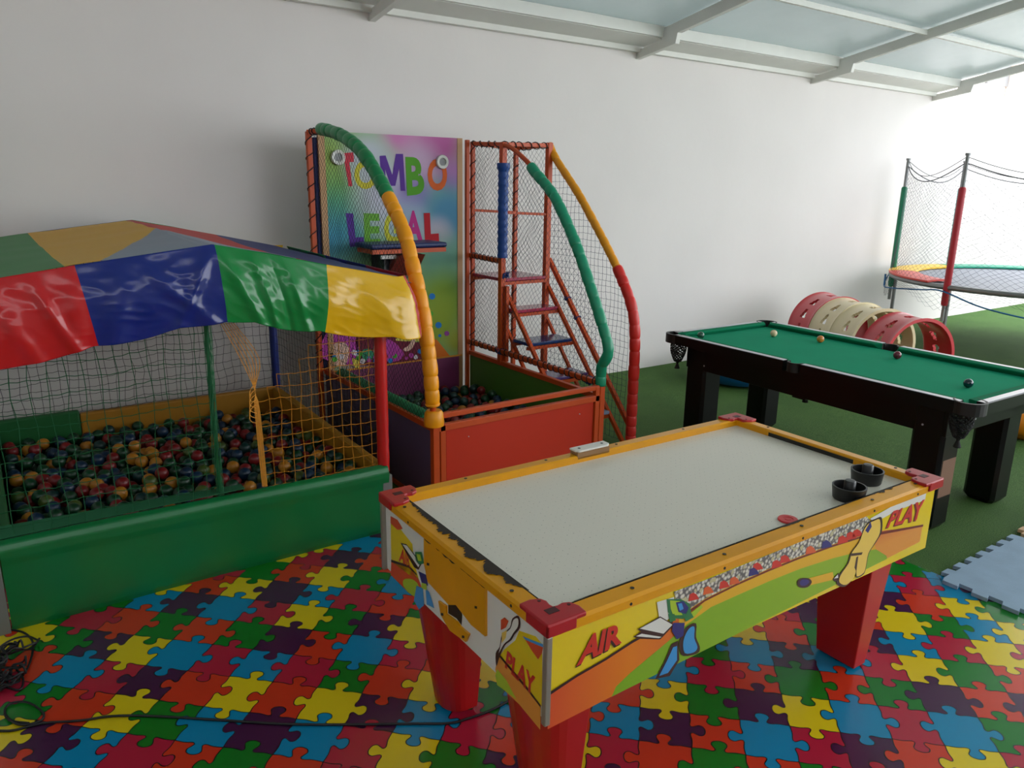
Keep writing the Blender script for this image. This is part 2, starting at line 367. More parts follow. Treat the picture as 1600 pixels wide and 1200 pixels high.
# ------------------------------------------------------------ air hockey table
hk = thing('air_hockey_table', 'air hockey table with white playfield, yellow rim and worn cartoon side graphics', 'air hockey table', (1.99, 1.79, 0), math.radians(-1.2))
HM = ROOTM[hk.name]
HL, HW, ZT, ZB = .928, .494, .785, .5
M_yel = mat('chipped_yellow_paint', (230, 158, 8), .32, .4, var=.1, vscale=5)
M_dark = mat('dark_worn_wood', (48, 38, 30), .8)
M_wood = mat('raw_fibreboard', (150, 112, 74), .8)
M_redp = mat('red_plastic', (176, 22, 34), .35, .5)
M_whiteb = mat('white_board', (226, 222, 214), .45)
M_black = mat('black_plastic', (22, 22, 24), .4)
def play_mat():
    m = bpy.data.materials.new('perforated_white_laminate'); m.use_nodes = True; nt = m.node_tree; b = nt.nodes['Principled BSDF']
    tc = nt.nodes.new('ShaderNodeTexCoord'); mp = nt.nodes.new('ShaderNodeVectorMath'); mp.operation = 'SCALE'; mp.inputs['Scale'].default_value = 1 / .026
    fr = nt.nodes.new('ShaderNodeVectorMath'); fr.operation = 'FRACTION'; sb = nt.nodes.new('ShaderNodeVectorMath'); sb.operation = 'SUBTRACT'; sb.inputs[1].default_value = (.5, .5, 0)
    ml = nt.nodes.new('ShaderNodeVectorMath'); ml.operation = 'MULTIPLY'; ml.inputs[1].default_value = (1, 1, 0)
    ln = nt.nodes.new('ShaderNodeVectorMath'); ln.operation = 'LENGTH'
    nt.links.new(tc.outputs['Object'], mp.inputs[0]); nt.links.new(mp.outputs[0], fr.inputs[0]); nt.links.new(fr.outputs[0], sb.inputs[0]); nt.links.new(sb.outputs[0], ml.inputs[0]); nt.links.new(ml.outputs[0], ln.inputs[0])
    n = nt.nodes.new('ShaderNodeTexNoise'); n.inputs['Scale'].default_value = 7; nt.links.new(tc.outputs['Object'], n.inputs['Vector'])
    wn = nt.nodes.new('ShaderNodeTexWhiteNoise'); fl = nt.nodes.new('ShaderNodeVectorMath'); fl.operation = 'FLOOR'
    nt.links.new(mp.outputs[0], fl.inputs[0]); m0 = nt.nodes.new('ShaderNodeVectorMath'); m0.operation = 'MULTIPLY'; m0.inputs[1].default_value = (1, 1, 0)
    nt.links.new(fl.outputs[0], m0.inputs[0]); nt.links.new(m0.outputs[0], wn.inputs['Vector'])
    rr = nt.nodes.new('ShaderNodeMath'); rr.operation = 'MULTIPLY_ADD'; rr.inputs[1].default_value = .05; rr.inputs[2].default_value = .015; nt.links.new(wn.outputs['Value'], rr.inputs[0])
    lt = nt.nodes.new('ShaderNodeMath'); lt.operation = 'LESS_THAN'; nt.links.new(ln.outputs['Value'], lt.inputs[0]); nt.links.new(rr.outputs[0], lt.inputs[1])
    mx = nt.nodes.new('ShaderNodeMix'); mx.data_type = 'RGBA'; mx.inputs[6].default_value = lin((224, 218, 204)); mx.inputs[7].default_value = lin((96, 90, 82))
    fm = nt.nodes.new('ShaderNodeMath'); fm.operation = 'MULTIPLY'; fm.inputs[1].default_value = .8; nt.links.new(lt.outputs[0], fm.inputs[0])
    nt.links.new(fm.outputs[0], mx.inputs[0]); nt.links.new(mx.outputs[2], b.inputs['Base Color']); b.inputs['Roughness'].default_value = .3
    return m
M_play = play_mat()
RW = .062
def L(mb): return mb.xf(HM)
# cabinet
L(MB().box(-HL + .012, HL - .012, -HW + .012, HW - .012, ZB, .756)).build('cabinet', M_whiteb, hk, bevel=.003)
L(MB().box(-HL + RW, HL - RW, -HW + RW, HW - RW, .7561, .757)).build('playfield', M_play, hk)
def rimbar(x0, x1, y0, y1, side):
    prof = [(0, .752), (0, .775), (.008, .783), (RW - .006, .786), (RW, .780), (RW, .757), (RW, .70), (0.0121, .70), (0.0121, .752)]
    mb = MB()
    if side == 'y-': mb.frust([(x0, y0 + a, z) for a, z in prof], [(x1, y0 + a, z) for a, z in prof])
    if side == 'y+': mb.frust([(x0, y1 - a, z) for a, z in prof], [(x1, y1 - a, z) for a, z in prof])
    if side == 'x-': mb.frust([(x0 + a, y0, z) for a, z in prof], [(x0 + a, y1, z) for a, z in prof])
    if side == 'x+': mb.frust([(x1 - a, y0, z) for a, z in prof], [(x1 - a, y1, z) for a, z in prof])
    return L(mb)
for sd in ('y-', 'y+', 'x-', 'x+'):
    e = .0135
    rimbar(*((-HL + e, HL - e, -HW, HW) if sd[0] == 'y' else (-HL, HL, -HW + e, HW - e)), sd).build('rim_rail', M_yel, hk)
# worn chipped strips along the inner rim and around it
def chip_strip(mb, a, b, w, z, inward, seed, n=420, wmin=.15):
    a = Vector(a); b = Vector(b); inw = Vector(inward); A = []; B = []
    for k in range(n + 1):
        t = k / n; p = a.lerp(b, t); ww = w * max(0.04, (wmin + abs(nz(t * 7, seed)) * 1.3 + .35 * nz(t * 60, seed + 3) + .15 * nz(t * 170, seed)) * min(1, t * 6, (1 - t) * 6))
        A.append(p + inw * .001); B.append(p - inw * ww)
    for k in range(n): mb.add([A[k] + Vector((0, 0, z)), A[k + 1] + Vector((0, 0, z)), B[k + 1] + Vector((0, 0, z)), B[k] + Vector((0, 0, z))], [(0, 1, 2, 3)])
ch = MB()
chip_strip(ch, (-HL + RW, -HW + .17, 0), (-HL + RW, HW - .10, 0), .05, .7868, (1, 0, 0), 1, wmin=.35)
chip_strip(ch, (-HL + .13, -HW + RW, 0), (HL - .3, -HW + RW, 0), .012, .7868, (0, 1, 0), 5, 600)
chip_strip(ch, (HL - .5, -HW + RW, 0), (HL - .12, -HW + RW, 0), .016, .7868, (0, 1, 0), 8, 300)
for (a, b, yy) in ((-HL + RW, HL - RW, -HW + RW + .0006), ): ch.box(a, b, yy - .0005, yy + .0005, .758, .785)
ch.box(-HL + RW - .0005, -HL + RW + .0006, -HW + .1, HW - .1, .758, .784)
L(ch).build('worn_edge', M_dark, hk, recalc=False)
gb = MB(); gb.box(HL - RW - .0012, HL - RW + .0005, -.17, .25, .7575, .775); L(gb).build('goal_slot', M_black, hk)
# screws
sc = MB()
for x in (-.62, -.25, .12, .52, .8): sc.lathe((x, -HW + .03, .786), [(.006, 0), (.006, .0015)], 10); sc.lathe((x + .02, HW - .03, .786), [(.006, 0), (.006, .0015)], 10); sc.lathe((x - .03, -HW - .0005, .762), [(.004, -.001), (.005, .001)], 10, axis='y')
for y in (-.3, .35): sc.lathe((-HL + .022, y, .786), [(.006, 0), (.006, .0015)], 10)
for y in (-.33, .28): sc.lathe((HL - .03, y, .786), [(.006, 0), (.006, .0015)], 10); sc.lathe((-HL - .0005, y, .763), [(.004, -.001), (.005, .001)], 10, axis='x')
L(sc).build('screws', M_black, hk)
# corner caps
def cap(sx, sy):
    base = [(0, 0), (.075, 0), (.125, .0), (.128, .035), (.118, .062), (.098, .070), (.080, .066), (.068, .068), (.066, .080), (.070, .098), (.062, .118), (.035, .128), (0, .125)]
    pts = [Vector((sx * (HL + .006 - u), sy * (HW + .006 - v), 0)) for u, v in base]
    z1 = .795; mb = MB(); mb.frust([p + Vector((0, 0, .781)) for p in pts], [p + Vector((0, 0, z1)) for p in pts])
    ll = .095
    a = (sx * (HL + .007), sy * (HW + .007)); 
    mb.box(min(a[0], a[0] - sx * ll), max(a[0], a[0] - sx * ll), min(a[1], a[1] - sy * .01), max(a[1], a[1] - sy * .01), .757, z1 - .002)
    mb.box(min(a[0], a[0] - sx * .01), max(a[0], a[0] - sx * .01), min(a[1], a[1] - sy * ll), max(a[1], a[1] - sy * ll), .757, z1 - .002)
    o = L(mb).build('corner_cap', M_redp, hk, bevel=.004)
    c = Vector((sx * (HL - .045), sy * (HW - .045), 0)); q = MB()
    for dx, dy in ((.055, 0), (0, .055)): q.lathe((c.x - sx * dx, c.y - sy * dy, z1), [(.005, 0), (.005, .0012)], 8)
    q.box(c.x - .017, c.x + .017, c.y - .012, c.y + .012, z1, z1 + .001); L(q).build('cap_mark', mat('dark_red_mark', (70, 14, 20), .5), o)
for sx in (-1, 1):
    for sy in (-1, 1): cap(sx, sy)
# white clamp bracket on the far rail
wp = onz(930, 703, .80); wl = HM.inverted() @ wp
q = MB(); q.box(wl.x - .085, wl.x + .085, HW - .06, HW - .012, .786, .80); q.box(wl.x - .085, wl.x + .085, HW - .062, HW - .058, .77, .798)
br = L(q).build('rail_bracket', M_wood, hk, bevel=.003)
q = MB(); q.frust([(wl.x + a, HW - b, .8) for a, b in ((-.09, .012), (-.09, .05), (-.075, .064), (.075, .064), (.09, .05), (.09, .012))], [(wl.x + a, HW - b, .809) for a, b in ((-.09, .012), (-.09, .05), (-.075, .064), (.075, .064), (.09, .05), (.09, .012))])
o = L(q).build('bracket_plate', M_whiteb, br, bevel=.003); o['label'] = 'white plate screwed onto the far rail'
q = MB()
for dx in (-.06, .06): q.lathe((wl.x + dx, HW - .038, .809), [(.006, 0), (.006, .001)], 10)
L(q).build('screws', M_black, br)
# corner aluminium strips
for sx in (-1,):
    for sy in (-1, 1):
        q = MB(); q.box(min(sx * (HL - .014), sx * (HL + .004)), max(sx * (HL - .014), sx * (HL + .004)), min(sy * (HW - .014), sy * (HW + .004)), max(sy * (HW - .014), sy * (HW + .004)), ZB - .002, .757)
        L(q).build('corner_strip', mat('brushed_aluminium', (170, 168, 160), .35, .5, .7), hk, bevel=.003)
# printed side (long side facing the camera) and end
def gradmat(name, stops, axis, a, b, rough=.35):
    m = bpy.data.materials.new(name); m.use_nodes = True; nt = m.node_tree; bs = nt.nodes['Principled BSDF']; bs.inputs['Roughness'].default_value = rough
    tc = nt.nodes.new('ShaderNodeTexCoord'); sp = nt.nodes.new('ShaderNodeSeparateXYZ'); mr = nt.nodes.new('ShaderNodeMapRange'); mr.inputs[1].default_value = a; mr.inputs[2].default_value = b
    cr = nt.nodes.new('ShaderNodeValToRGB'); nt.links.new(tc.outputs['Object'], sp.inputs[0]); nt.links.new(sp.outputs[axis], mr.inputs[0]); nt.links.new(mr.outputs[0], cr.inputs[0]); nt.links.new(cr.outputs[0], bs.inputs['Base Color'])
    e = cr.color_ramp.elements; e[0].position = stops[0][0]; e[0].color = lin(stops[0][1]); e[1].position = stops[-1][0]; e[1].color = lin(stops[-1][1])
    for p, c in stops[1:-1]: n = e.new(p); n.color = lin(c)
    return m
P_or = gradmat('print_side_orange', [(0, (214, 72, 44)), (.5, (230, 130, 30)), (1, (222, 96, 50))], 0, -.95, -.3)
P_or2 = gradmat('print_side_orange_right', [(0, (226, 150, 60)), (1, (206, 92, 60))], 2, .6, .7)
P_gr = gradmat('print_side_green', [(0, (128, 176, 34)), (.6, (142, 180, 30)), (1, (132, 172, 40))], 0, -.6, .7)
P_ye = mat('print_yellow', (236, 206, 30), .35); P_yb = mat('print_amber', (228, 176, 40), .35)
P_red = mat('print_red', (208, 52, 40), .35); P_drk = mat('print_dark_outline', (58, 30, 28), .35); P_brn = mat('print_brown', (120, 40, 28), .35)
P_wh = mat('print_white', (226, 226, 220), .35); P_bl = mat('print_light_blue', (60, 150, 214), .35); P_db = mat('print_navy', (44, 44, 120), .35)
P_lg = mat('print_lime', (170, 200, 50), .35); P_dg = mat('print_deep_green', (40, 120, 70), .35); P_skin = mat('print_pale_yellow', (236, 200, 90), .35)
def crowd_mat():
    m = bpy.data.materials.new('print_crowd'); m.use_nodes = True; nt = m.node_tree; b = nt.nodes['Principled BSDF']; b.inputs['Roughness'].default_value = .35
    tc = nt.nodes.new('ShaderNodeTexCoord'); v = nt.nodes.new('ShaderNodeTexVoronoi'); v.inputs['Scale'].default_value = 75; nt.links.new(tc.outputs['Object'], v.inputs['Vector'])
    cr = nt.nodes.new('ShaderNodeValToRGB'); nt.links.new(v.outputs['Distance'], cr.inputs[0]); e = cr.color_ramp.elements
    e[0].position = .3; e[0].color = lin((226, 222, 210)); e[1].position = .62; e[1].color = lin((100, 96, 96))
    sp = nt.nodes.new('ShaderNodeSeparateColor'); nt.links.new(v.outputs['Color'], sp.inputs[0])
    gt = nt.nodes.new('ShaderNodeMath'); gt.operation = 'GREATER_THAN'; gt.inputs[1].default_value = .86; nt.links.new(sp.outputs[0], gt.inputs[0])
    mx = nt.nodes.new('ShaderNodeMix'); mx.data_type = 'RGBA'; nt.links.new(gt.outputs[0], mx.inputs[0]); nt.links.new(cr.outputs[0], mx.inputs[6]); mx.inputs[7].default_value = lin((196, 190, 150))
    nt.links.new(mx.outputs[2], b.inputs['Base Color']); return m
P_cr = crowd_mat()
nY = HM.to_3x3() @ Vector((0, -1, 0)); PY0 = HM @ Vector((0, -HW + .012, 0))
nX = HM.to_3x3() @ Vector((-1, 0, 0)); PX0 = HM @ Vector((-HL + .012, 0, 0))
def side(pts): return [onplane(x, y, PY0, nY) for x, y in pts]
def end(pts): return [onplane(x, y, PX0, nX) for x, y in pts]
SM = [P_ye, P_or, P_gr, P_yb, P_cr, P_or2, P_red, P_drk, P_wh, P_bl, P_db, P_lg, P_dg, P_skin, P_brn]
(YE, OR, GR, YB, CR, OR2, RE, DK, WH, BL, DB, LG, DG, SK, BR) = range(15)
sp_ = MB()
def S(pts, mi, k, sm=0):
    if sm: pts = [(p.x, p.y) for p in smoothpts([Vector((a, b, 0)) for a, b in pts], sm, True)]
    sp_.poly(side(pts), nY, .0004 * k, 0, mi)
# base: whole panel yellow, lifted 1 mm
inv = HM
def hp(x, z): return HM @ Vector((x, -HW + .012, z))
sp_.poly([hp(-HL + .014, ZB + .002), hp(HL - .014, ZB + .002), hp(HL - .014, .753), hp(-HL + .014, .753)], nY, .001, 0, YE)
S([(858, 1083), (900, 1056), (945, 1030), (985, 1004), (1020, 984), (1040, 974), (1070, 960), (1080, 1024), (855, 1139)], OR, 4)
S([(955, 1088), (962, 1072), (985, 1050), (1015, 1025), (1045, 1000), (1080, 968), (1110, 948), (1150, 930), (1200, 908), (1250, 888), (1300, 872), (1340, 862), (1368, 858), (1384, 868), (1385, 873)], GR, 5)
S([(1060, 984), (1110, 948), (1150, 930), (1200, 908), (1250, 888), (1300, 872), (1340, 862), (1368, 858), (1370, 836), (1340, 838), (1300, 850), (1250, 868), (1200, 888), (1150, 910), (1100, 935), (1060, 962)], YB, 6)
S([(1052, 924), (1100, 906), (1200, 866), (1300, 826), (1352, 806), (1358, 812), (1352, 834), (1340, 838), (1300, 850), (1250, 868), (1200, 888), (1150, 910), (1100, 935), (1060, 962)], CR, 7)
S([(1062, 962), (1100, 936), (1150, 911), (1200, 889), (1250, 869), (1300, 851), (1348, 836), (1348, 839), (1300, 854), (1250, 872), (1200, 892), (1150, 914), (1100, 939), (1064, 966)], BR, 8)
for k, (x, y) in enumerate([(1082, 935), (1130, 916), (1146, 910), (1176, 896), (1182, 888), (1212, 884), (1225, 876), (1265, 862), (1290, 853), (1315, 846), (1328, 840), (1338, 836), (1105, 925)]):
    S([(x - 8, y + 4), (x - 6, y - 7), (x, y - 10), (x + 5, y - 7), (x + 9, y)], (RE, RE, OR, DB, RE)[k % 5], 9)
S([(1352, 818), (1372, 812), (1395, 828), (1441, 818), (1436, 846), (1385, 872), (1384, 868), (1368, 858), (1362, 840)], OR2, 7)
S([(1362, 812), (1400, 795), (1443, 775), (1444, 782), (1440, 820), (1400, 826), (1380, 828), (1368, 832)], YE, 8)
S([(1358, 810), (1400, 786), (1446, 768), (1444, 781), (1400, 797), (1366, 816)], WH, 9)
S([(1368, 832), (1400, 826), (1441, 819), (1441, 822), (1400, 830), (1368, 836)], BR, 10)
S([(858, 1080), (900, 1053), (945, 1027), (985, 1001), (1020, 981), (1050, 969), (1050, 972), (1020, 985), (985, 1005), (945, 1031), (900, 1057), (858, 1085)], DK, 9)
# words
def T(txt, q, mi, k, plane=side, n=nY, mb=None, offset=.04):
    text_quad(mb or sp_, txt, plane(q), n, .0004 * k, mi, offset)
T('AIR', [(897, 1043), (968, 1006), (969, 973), (912, 996)], DK, 9.5, offset=.05); T('AIR', [(899, 1040), (970, 1003), (970, 971), (914, 993)], RE, 10.5, offset=.04)
T('PLAY', [(1381, 826), (1436, 812), (1443, 781), (1392, 800)], BR, 10.5, offset=.05); T('PLAY', [(1383, 824), (1437, 810), (1444, 779), (1394, 798)], RE, 11.5, offset=.03)
# masked generic robot player with a paddle
S([(1025, 940), (1052, 932), (1050, 962), (1030, 975)], WH, 9)
S([(995, 982), (1030, 962), (1052, 975), (1036, 992), (1000, 986)], DK, 10); S([(998, 981), (1030, 964), (1049, 975), (1035, 989)], WH, 11)
S([(988, 994), (1000, 986), (1036, 992), (1030, 998), (1000, 997)], DK, 10); S([(992, 993), (1001, 989), (1032, 994), (1028, 996)], WH, 11)
S([(1040, 935), (1062, 935), (1076, 942), (1078, 955), (1066, 966), (1048, 965), (1042, 955)], DG, 11); S([(1045, 937), (1060, 938), (1070, 945), (1066, 960), (1050, 960), (1046, 950)], LG, 12)
S([(1054, 940), (1066, 938), (1074, 948), (1070, 958), (1058, 955)], DB, 13); S([(1057, 942), (1063, 941), (1066, 950), (1060, 953)], BL, 14)
S([(1042, 958), (1052, 958), (1054, 968), (1045, 971)], DG, 13); S([(1062, 955), (1076, 953), (1082, 963), (1070, 970)], DG, 13)
S([(1076, 958), (1094, 944), (1096, 948), (1080, 966)], LG, 12); S([(1050, 972), (1068, 972), (1066, 992), (1056, 998), (1048, 985)], DB, 12)
S([(1058, 1000), (1060, 1030), (1045, 1055), (1022, 1060), (1036, 1034), (1048, 1005)], DK, 10); S([(1056, 1008), (1056, 1030), (1042, 1050), (1028, 1055), (1040, 1032), (1050, 1010)], BL, 12)
S([(1060, 1000), (1070, 980), (1086, 973), (1086, 994), (1092, 1010), (1088, 1020), (1066, 1024), (1060, 1012)], DK, 10, 3); S([(1066, 1000), (1074, 982), (1083, 978), (1083, 996), (1088, 1010), (1082, 1018), (1068, 1019)], BL, 12, 3)
# disc with trail and a running leg figure
S([(1262, 903), (1300, 893), (1302, 905), (1264, 914)], YB, 8); S([(1244, 910), (1249, 903), (1262, 903), (1267, 909), (1260, 917), (1248, 917)], DK, 9, 3); S([(1248, 909), (1252, 905), (1260, 905), (1263, 909), (1257, 914), (1250, 914)], DB, 10, 3)
FIG = [(1306, 912), (1308, 900), (1322, 880), (1328, 862), (1340, 846), (1348, 826), (1356, 815), (1366, 810), (1376, 808), (1376, 830), (1366, 848), (1356, 864), (1352, 884), (1348, 896), (1336, 902), (1336, 884), (1332, 902), (1318, 916)]
S(FIG, DK, 11, 3); c_ = (1344, 862); S([(c_[0] + (x - c_[0]) * .9, c_[1] + (y - c_[1]) * .94) for x, y in FIG], SK, 12, 3)
S([(1299, 904), (1309, 894), (1311, 903), (1303, 908)], DK, 11); S([(1301, 903), (1307, 897), (1308, 902)], WH, 12)
S([(1350, 828), (1358, 814), (1360, 822), (1354, 832)], DB, 13); S([(1326, 864), (1346, 862), (1344, 866), (1328, 868)], DK, 13)
S([(1336, 870), (1339, 868), (1336, 892), (1333, 886)], DK, 13)
sp_.build('side_print', SM, hk, recalc=False)
# end print
ep = MB()
def E(pts, mi, k, sm=0):
    if sm: pts = [(p.x, p.y) for p in smoothpts([Vector((a, b, 0)) for a, b in pts], sm, True)]
    ep.poly(end(pts), nX, .0004 * k, 0, mi)
def hx(y, z): return HM @ Vector((-HL + .012, y, z))
ep.poly([hx(HW - .014, ZB + .002), hx(-HW + .014, ZB + .002), hx(-HW + .014, .753), hx(HW - .014, .753)], nX, .001, 0, WH)
E([(611, 815), (626, 826), (645, 850), (648, 880), (655, 905), (640, 898), (612, 877)], YE, 4)
E([(611, 806), (622, 812), (630, 826), (622, 828), (611, 817)], OR, 5)
E([(612, 877), (640, 886), (655, 905), (662, 925), (655, 938), (638, 925), (611, 898)], OR, 4); E([(612, 874), (640, 883), (652, 896), (652, 899), (640, 887), (612, 878)], DK, 6)
E([(632, 905), (645, 905), (655, 915), (652, 932), (640, 926), (631, 915)], LG, 5, 3)
T('AIR', [(624, 876), (643, 888), (641, 868), (628, 855)], RE, 6, end, nX, ep, .03)
E([(627, 848), (636, 850), (660, 880), (655, 890), (648, 886)], DK, 7); E([(630, 850), (637, 852), (658, 880), (655, 886)], WH, 8)
E([(650, 862), (660, 862), (664, 880), (656, 882), (650, 874)], DG, 8); E([(652, 865), (658, 866), (660, 876), (655, 876)], LG, 9)
E([(655, 892), (668, 898), (670, 915), (660, 910)], DB, 8); E([(652, 915), (662, 918), (664, 945), (656, 952), (648, 938)], BL, 8); E([(666, 918), (672, 925), (680, 950), (668, 944)], BL, 8)
E([(660, 910), (668, 912), (668, 922), (660, 918)], LG, 9)
# right part of the end: PLAY
E([(812, 985), (838, 994), (848, 1006), (848, 1105), (800, 1050), (778, 1030), (788, 1015), (806, 1000)], YE, 4)
E([(818, 993), (850, 1009), (848, 1020), (842, 1030), (832, 1016)], OR, 6); E([(818, 994), (850, 1006), (850, 1011), (822, 999)], BL, 7)
E([(780, 1022), (800, 1045), (825, 1075), (846, 1103), (845, 1140), (812, 1100), (778, 1068), (775, 1045)], OR2, 5); E([(778, 1045), (792, 1062), (808, 1092), (778, 1070), (775, 1055)], LG, 6)
E([(780, 1020), (800, 1043), (825, 1073), (846, 1101), (846, 1105), (825, 1078), (800, 1048), (780, 1024)], DK, 7)
T('PLAY', [(790, 1042), (836, 1090), (838, 1058), (794, 1016)], RE, 7, end, nX, ep, .04)
E([(782, 1010), (786, 990), (798, 980), (802, 966), (812, 962), (814, 980), (806, 990), (800, 1000), (790, 1008), (782, 1026), (777, 1040), (776, 1020)], DK, 8, 3)
E([(783, 1012), (788, 992), (799, 982), (804, 968), (811, 966), (811, 978), (804, 988), (798, 998), (789, 1006), (781, 1020)], WH, 9, 3)
E([(784, 968), (790, 964), (796, 970), (792, 980), (784, 984)], OR, 8); E([(786, 988), (794, 984), (792, 996), (786, 1004)], SK, 10)
ep.build('end_print', SM, hk, recalc=False)
# yellow service door with puck slot
dr = MB(); dr.poly(end([(666, 838), (762, 916), (762, 993), (740, 975), (716, 944), (705, 944), (672, 908), (666, 880)]), nX, .009, .008)
door = dr.build('end_door', M_yel, hk)
q = MB(); q.poly(end([(701, 936), (716, 940), (723, 960), (722, 977), (714, 966), (701, 958)]), nX, .0015, 0); q.build('puck_slot', M_black, door, recalc=False)
q = MB(); q.poly(end([(688, 938), (700, 946), (700, 958), (716, 970), (722, 978), (736, 990), (731, 1002), (706, 984), (692, 960)]), nX, .008, .007); q.build('slot_plate', M_yel, hk)
q = MB()
for k in range(40):
    t0, t1 = k / 40, (k + 1) / 40
    f = lambda t: (667 + 95 * t, 838 + 78 * t)
    w0 = 2 + 9 * max(0, nz(t0 * 10, 3) + .25) * (1.6 - t0); w1 = 2 + 9 * max(0, nz(t1 * 10, 3) + .25) * (1.6 - t1)
    a, b = f(t0), f(t1); q.poly(end([(a[0], a[1] - w0 * .4), (b[0], b[1] - w1 * .4), (b[0], b[1] + w1 * .6), (a[0], a[1] + w0 * .6)]), nX, .0095)
for p in ((673, 880), (748, 947), (695, 958), (728, 993)): q.poly(end([(p[0] - 2, p[1] - 2), (p[0] + 2, p[1] - 1), (p[0] + 2, p[1] + 3), (p[0] - 2, p[1] + 2)]), nX, .0098)
q.build('door_wear', M_dark, door, recalc=False)
# legs
def leg(cx, cy, sx, sy):
    # cx,cy local centre; D-section with the rounded side outward
    def sec(w, d, ox):
        pts = []
        for k in range(13):
            a = -PI / 2 + PI * k / 12; pts.append((cx + sx * (ox + w * .25 + w * .75 * math.cos(a)) , cy + d * math.sin(a)))
        pts.append((cx - sx * (-ox + w * .35), cy + d)); pts.append((cx - sx * (-ox + w * .35), cy - d)); return pts
    b = sec(.085, .085, -.01); t = sec(.15, .125, .0)
    o = L(MB().frust([(x, y, .018) for x, y in b], [(x, y, ZB) for x, y in t])).build('leg', mat('red_laminate', (178, 24, 26), .35), hk, bevel=.004)
    L(MB().lathe((cx, cy, .003), [(.05, 0), (.05, .01), (.035, .012), (.035, .02)], 16)).build('leg_foot', M_black, o)
for sx in (-1,):
    for sy in (-1, 1): leg(-.745, sy * .285, -1, sy)
def leg2(sy):
    x0 = .66; y0 = sy * .245; 
    ya, yb = (-.41, -.24) if sy < 0 else (.24, .41)
    bot = [(.66, ya), (.735, ya), (.76, (ya + yb) / 2), (.735, yb), (.66, yb)]
    ya2, yb2 = (-.43, -.19) if sy < 0 else (.19, .43)
    top = [(.655, ya2), (.80, ya2), (.835, (ya2 + yb2) / 2), (.80, yb2), (.655, yb2)]
    o = L(MB().frust([(x, y, .012) for x, y in bot], [(x, y, ZB) for x, y in top])).build('leg', mat('red_laminate', (178, 24, 26), .35), hk, bevel=.004)
    L(MB().lathe((.70, (ya + yb) / 2, .003), [(.03, 0), (.03, .01), (.025, .012), (.025, .015)], 16)).build('leg_foot', M_black, o)
leg2(-1); leg2(1)

# strikers and puck
def striker(px, py, label):
    c = onz(px, py, .757)
    t = thing('air_hockey_striker', label, 'air hockey striker', (c.x, c.y, .7575), group='strikers on the air hockey table')
    R = .060
    MB().lathe((c.x, c.y, .7575), [(R * .86, 0), (R * .9, .004), (R, .050), (R - .006, .0505), (R * .84, .012), (.02, .010)], 36).build('cup', M_black, t, smooth=True)
    MB().lathe((c.x, c.y, .7575), [(.020, .010), (.0205, .066), (.017, .071), (1e-4, .072)], 24).build('knob', mat('black_knob', (40, 40, 42), .35), t, smooth=True)
striker(1325, 779, 'black round striker nearer the front rim with raised centre knob')
striker(1353, 753, 'black round striker nearer the far end rail')
c = onz(1231, 813, .757)
pk = MB().lathe((c.x, c.y, .7575), [(.033, 0), (.034, .003), (.032, .006), (.018, .006), (.017, .004), (.011, .004), (.010, .0055), (1e-4, .0055)], 30).build('puck', mat('red_puck', (206, 40, 46), .35), smooth=True)
tag(pk, 'flat red puck lying on the white playfield by the rim', 'puck')

# ------------------------------------------------------------ pool table
pt = thing('pool_table', 'black pool table with green cloth and netted corner pockets', 'pool table', (4.65, 2.76, 0), math.radians(-1.8))
PM = ROOTM[pt.name]
def P(mb): return mb.xf(PM)
PWD, PLN, PZT = .565, 1.11, .80
M_lam = mat('black_laminate', (8, 8, 9), .33, .25)
M_cloth = mat('green_billiard_cloth', (24, 146, 108), .95, .1, var=.05, vscale=6)
M_clothd = mat('green_cushion_cloth', (10, 120, 84), .9, .1)
M_silver = mat('silver_edge_laminate', (186, 188, 196), .3, .5, .3)
M_net = mat('black_cord', (14, 14, 15), .8)
def rng(a, b): return (min(a, b), max(a, b))
q = MB(); q.box(-.455, .43, -.93, .975, .56, .735)
P(q).build('apron', M_lam, pt, bevel=.004)
P(MB().box(-.47, .47, -1.02, 1.02, .735, .768)).build('cloth_bed', M_cloth, pt)
# rails split by pockets
PK = .062
rails = [('x', -1, -PLN + PK + .03, -PK), ('x', -1, PK, PLN - PK - .03), ('x', 1, -PLN + PK + .03, -PK), ('x', 1, PK, PLN - PK - .03), ('y', -1, -PWD + PK + .03, PWD - PK - .03), ('y', 1, -PWD + PK + .03, PWD - PK - .03)]
def railmesh(ax, s, a, b, prof, tap=0):
    mb = MB(); W = PWD if ax == 'x' else PLN
    def pt_(d, z, e): 
        return (s * (W - d), e, z) if ax == 'x' else (e, s * (W - d), z)
    mb.frust([pt_(d, z, a + (tap if d > .09 else 0)) for d, z in prof], [pt_(d, z, b - (tap if d > .09 else 0)) for d, z in prof]); return P(mb)
for ax, s, a, b in rails:
    r = railmesh(ax, s, a, b, [(0, .735), (0, PZT - .004), (.004, PZT), (.048, PZT), (.048, .735)]).build('rail', M_lam, pt)
    railmesh(ax, s, a + .005, b - .005, [(.006, PZT), (.006, PZT + .0015), (.046, PZT + .0015), (.046, PZT)]).build('rail_top', M_silver, r)
    railmesh(ax, s, a, b, [(.048, .745), (.048, PZT + .001), (.06, PZT + .002), (.098, PZT - .003), (.102, PZT - .010), (.085, .767), (.085, .745)], .03).build('cushion', M_clothd, r)
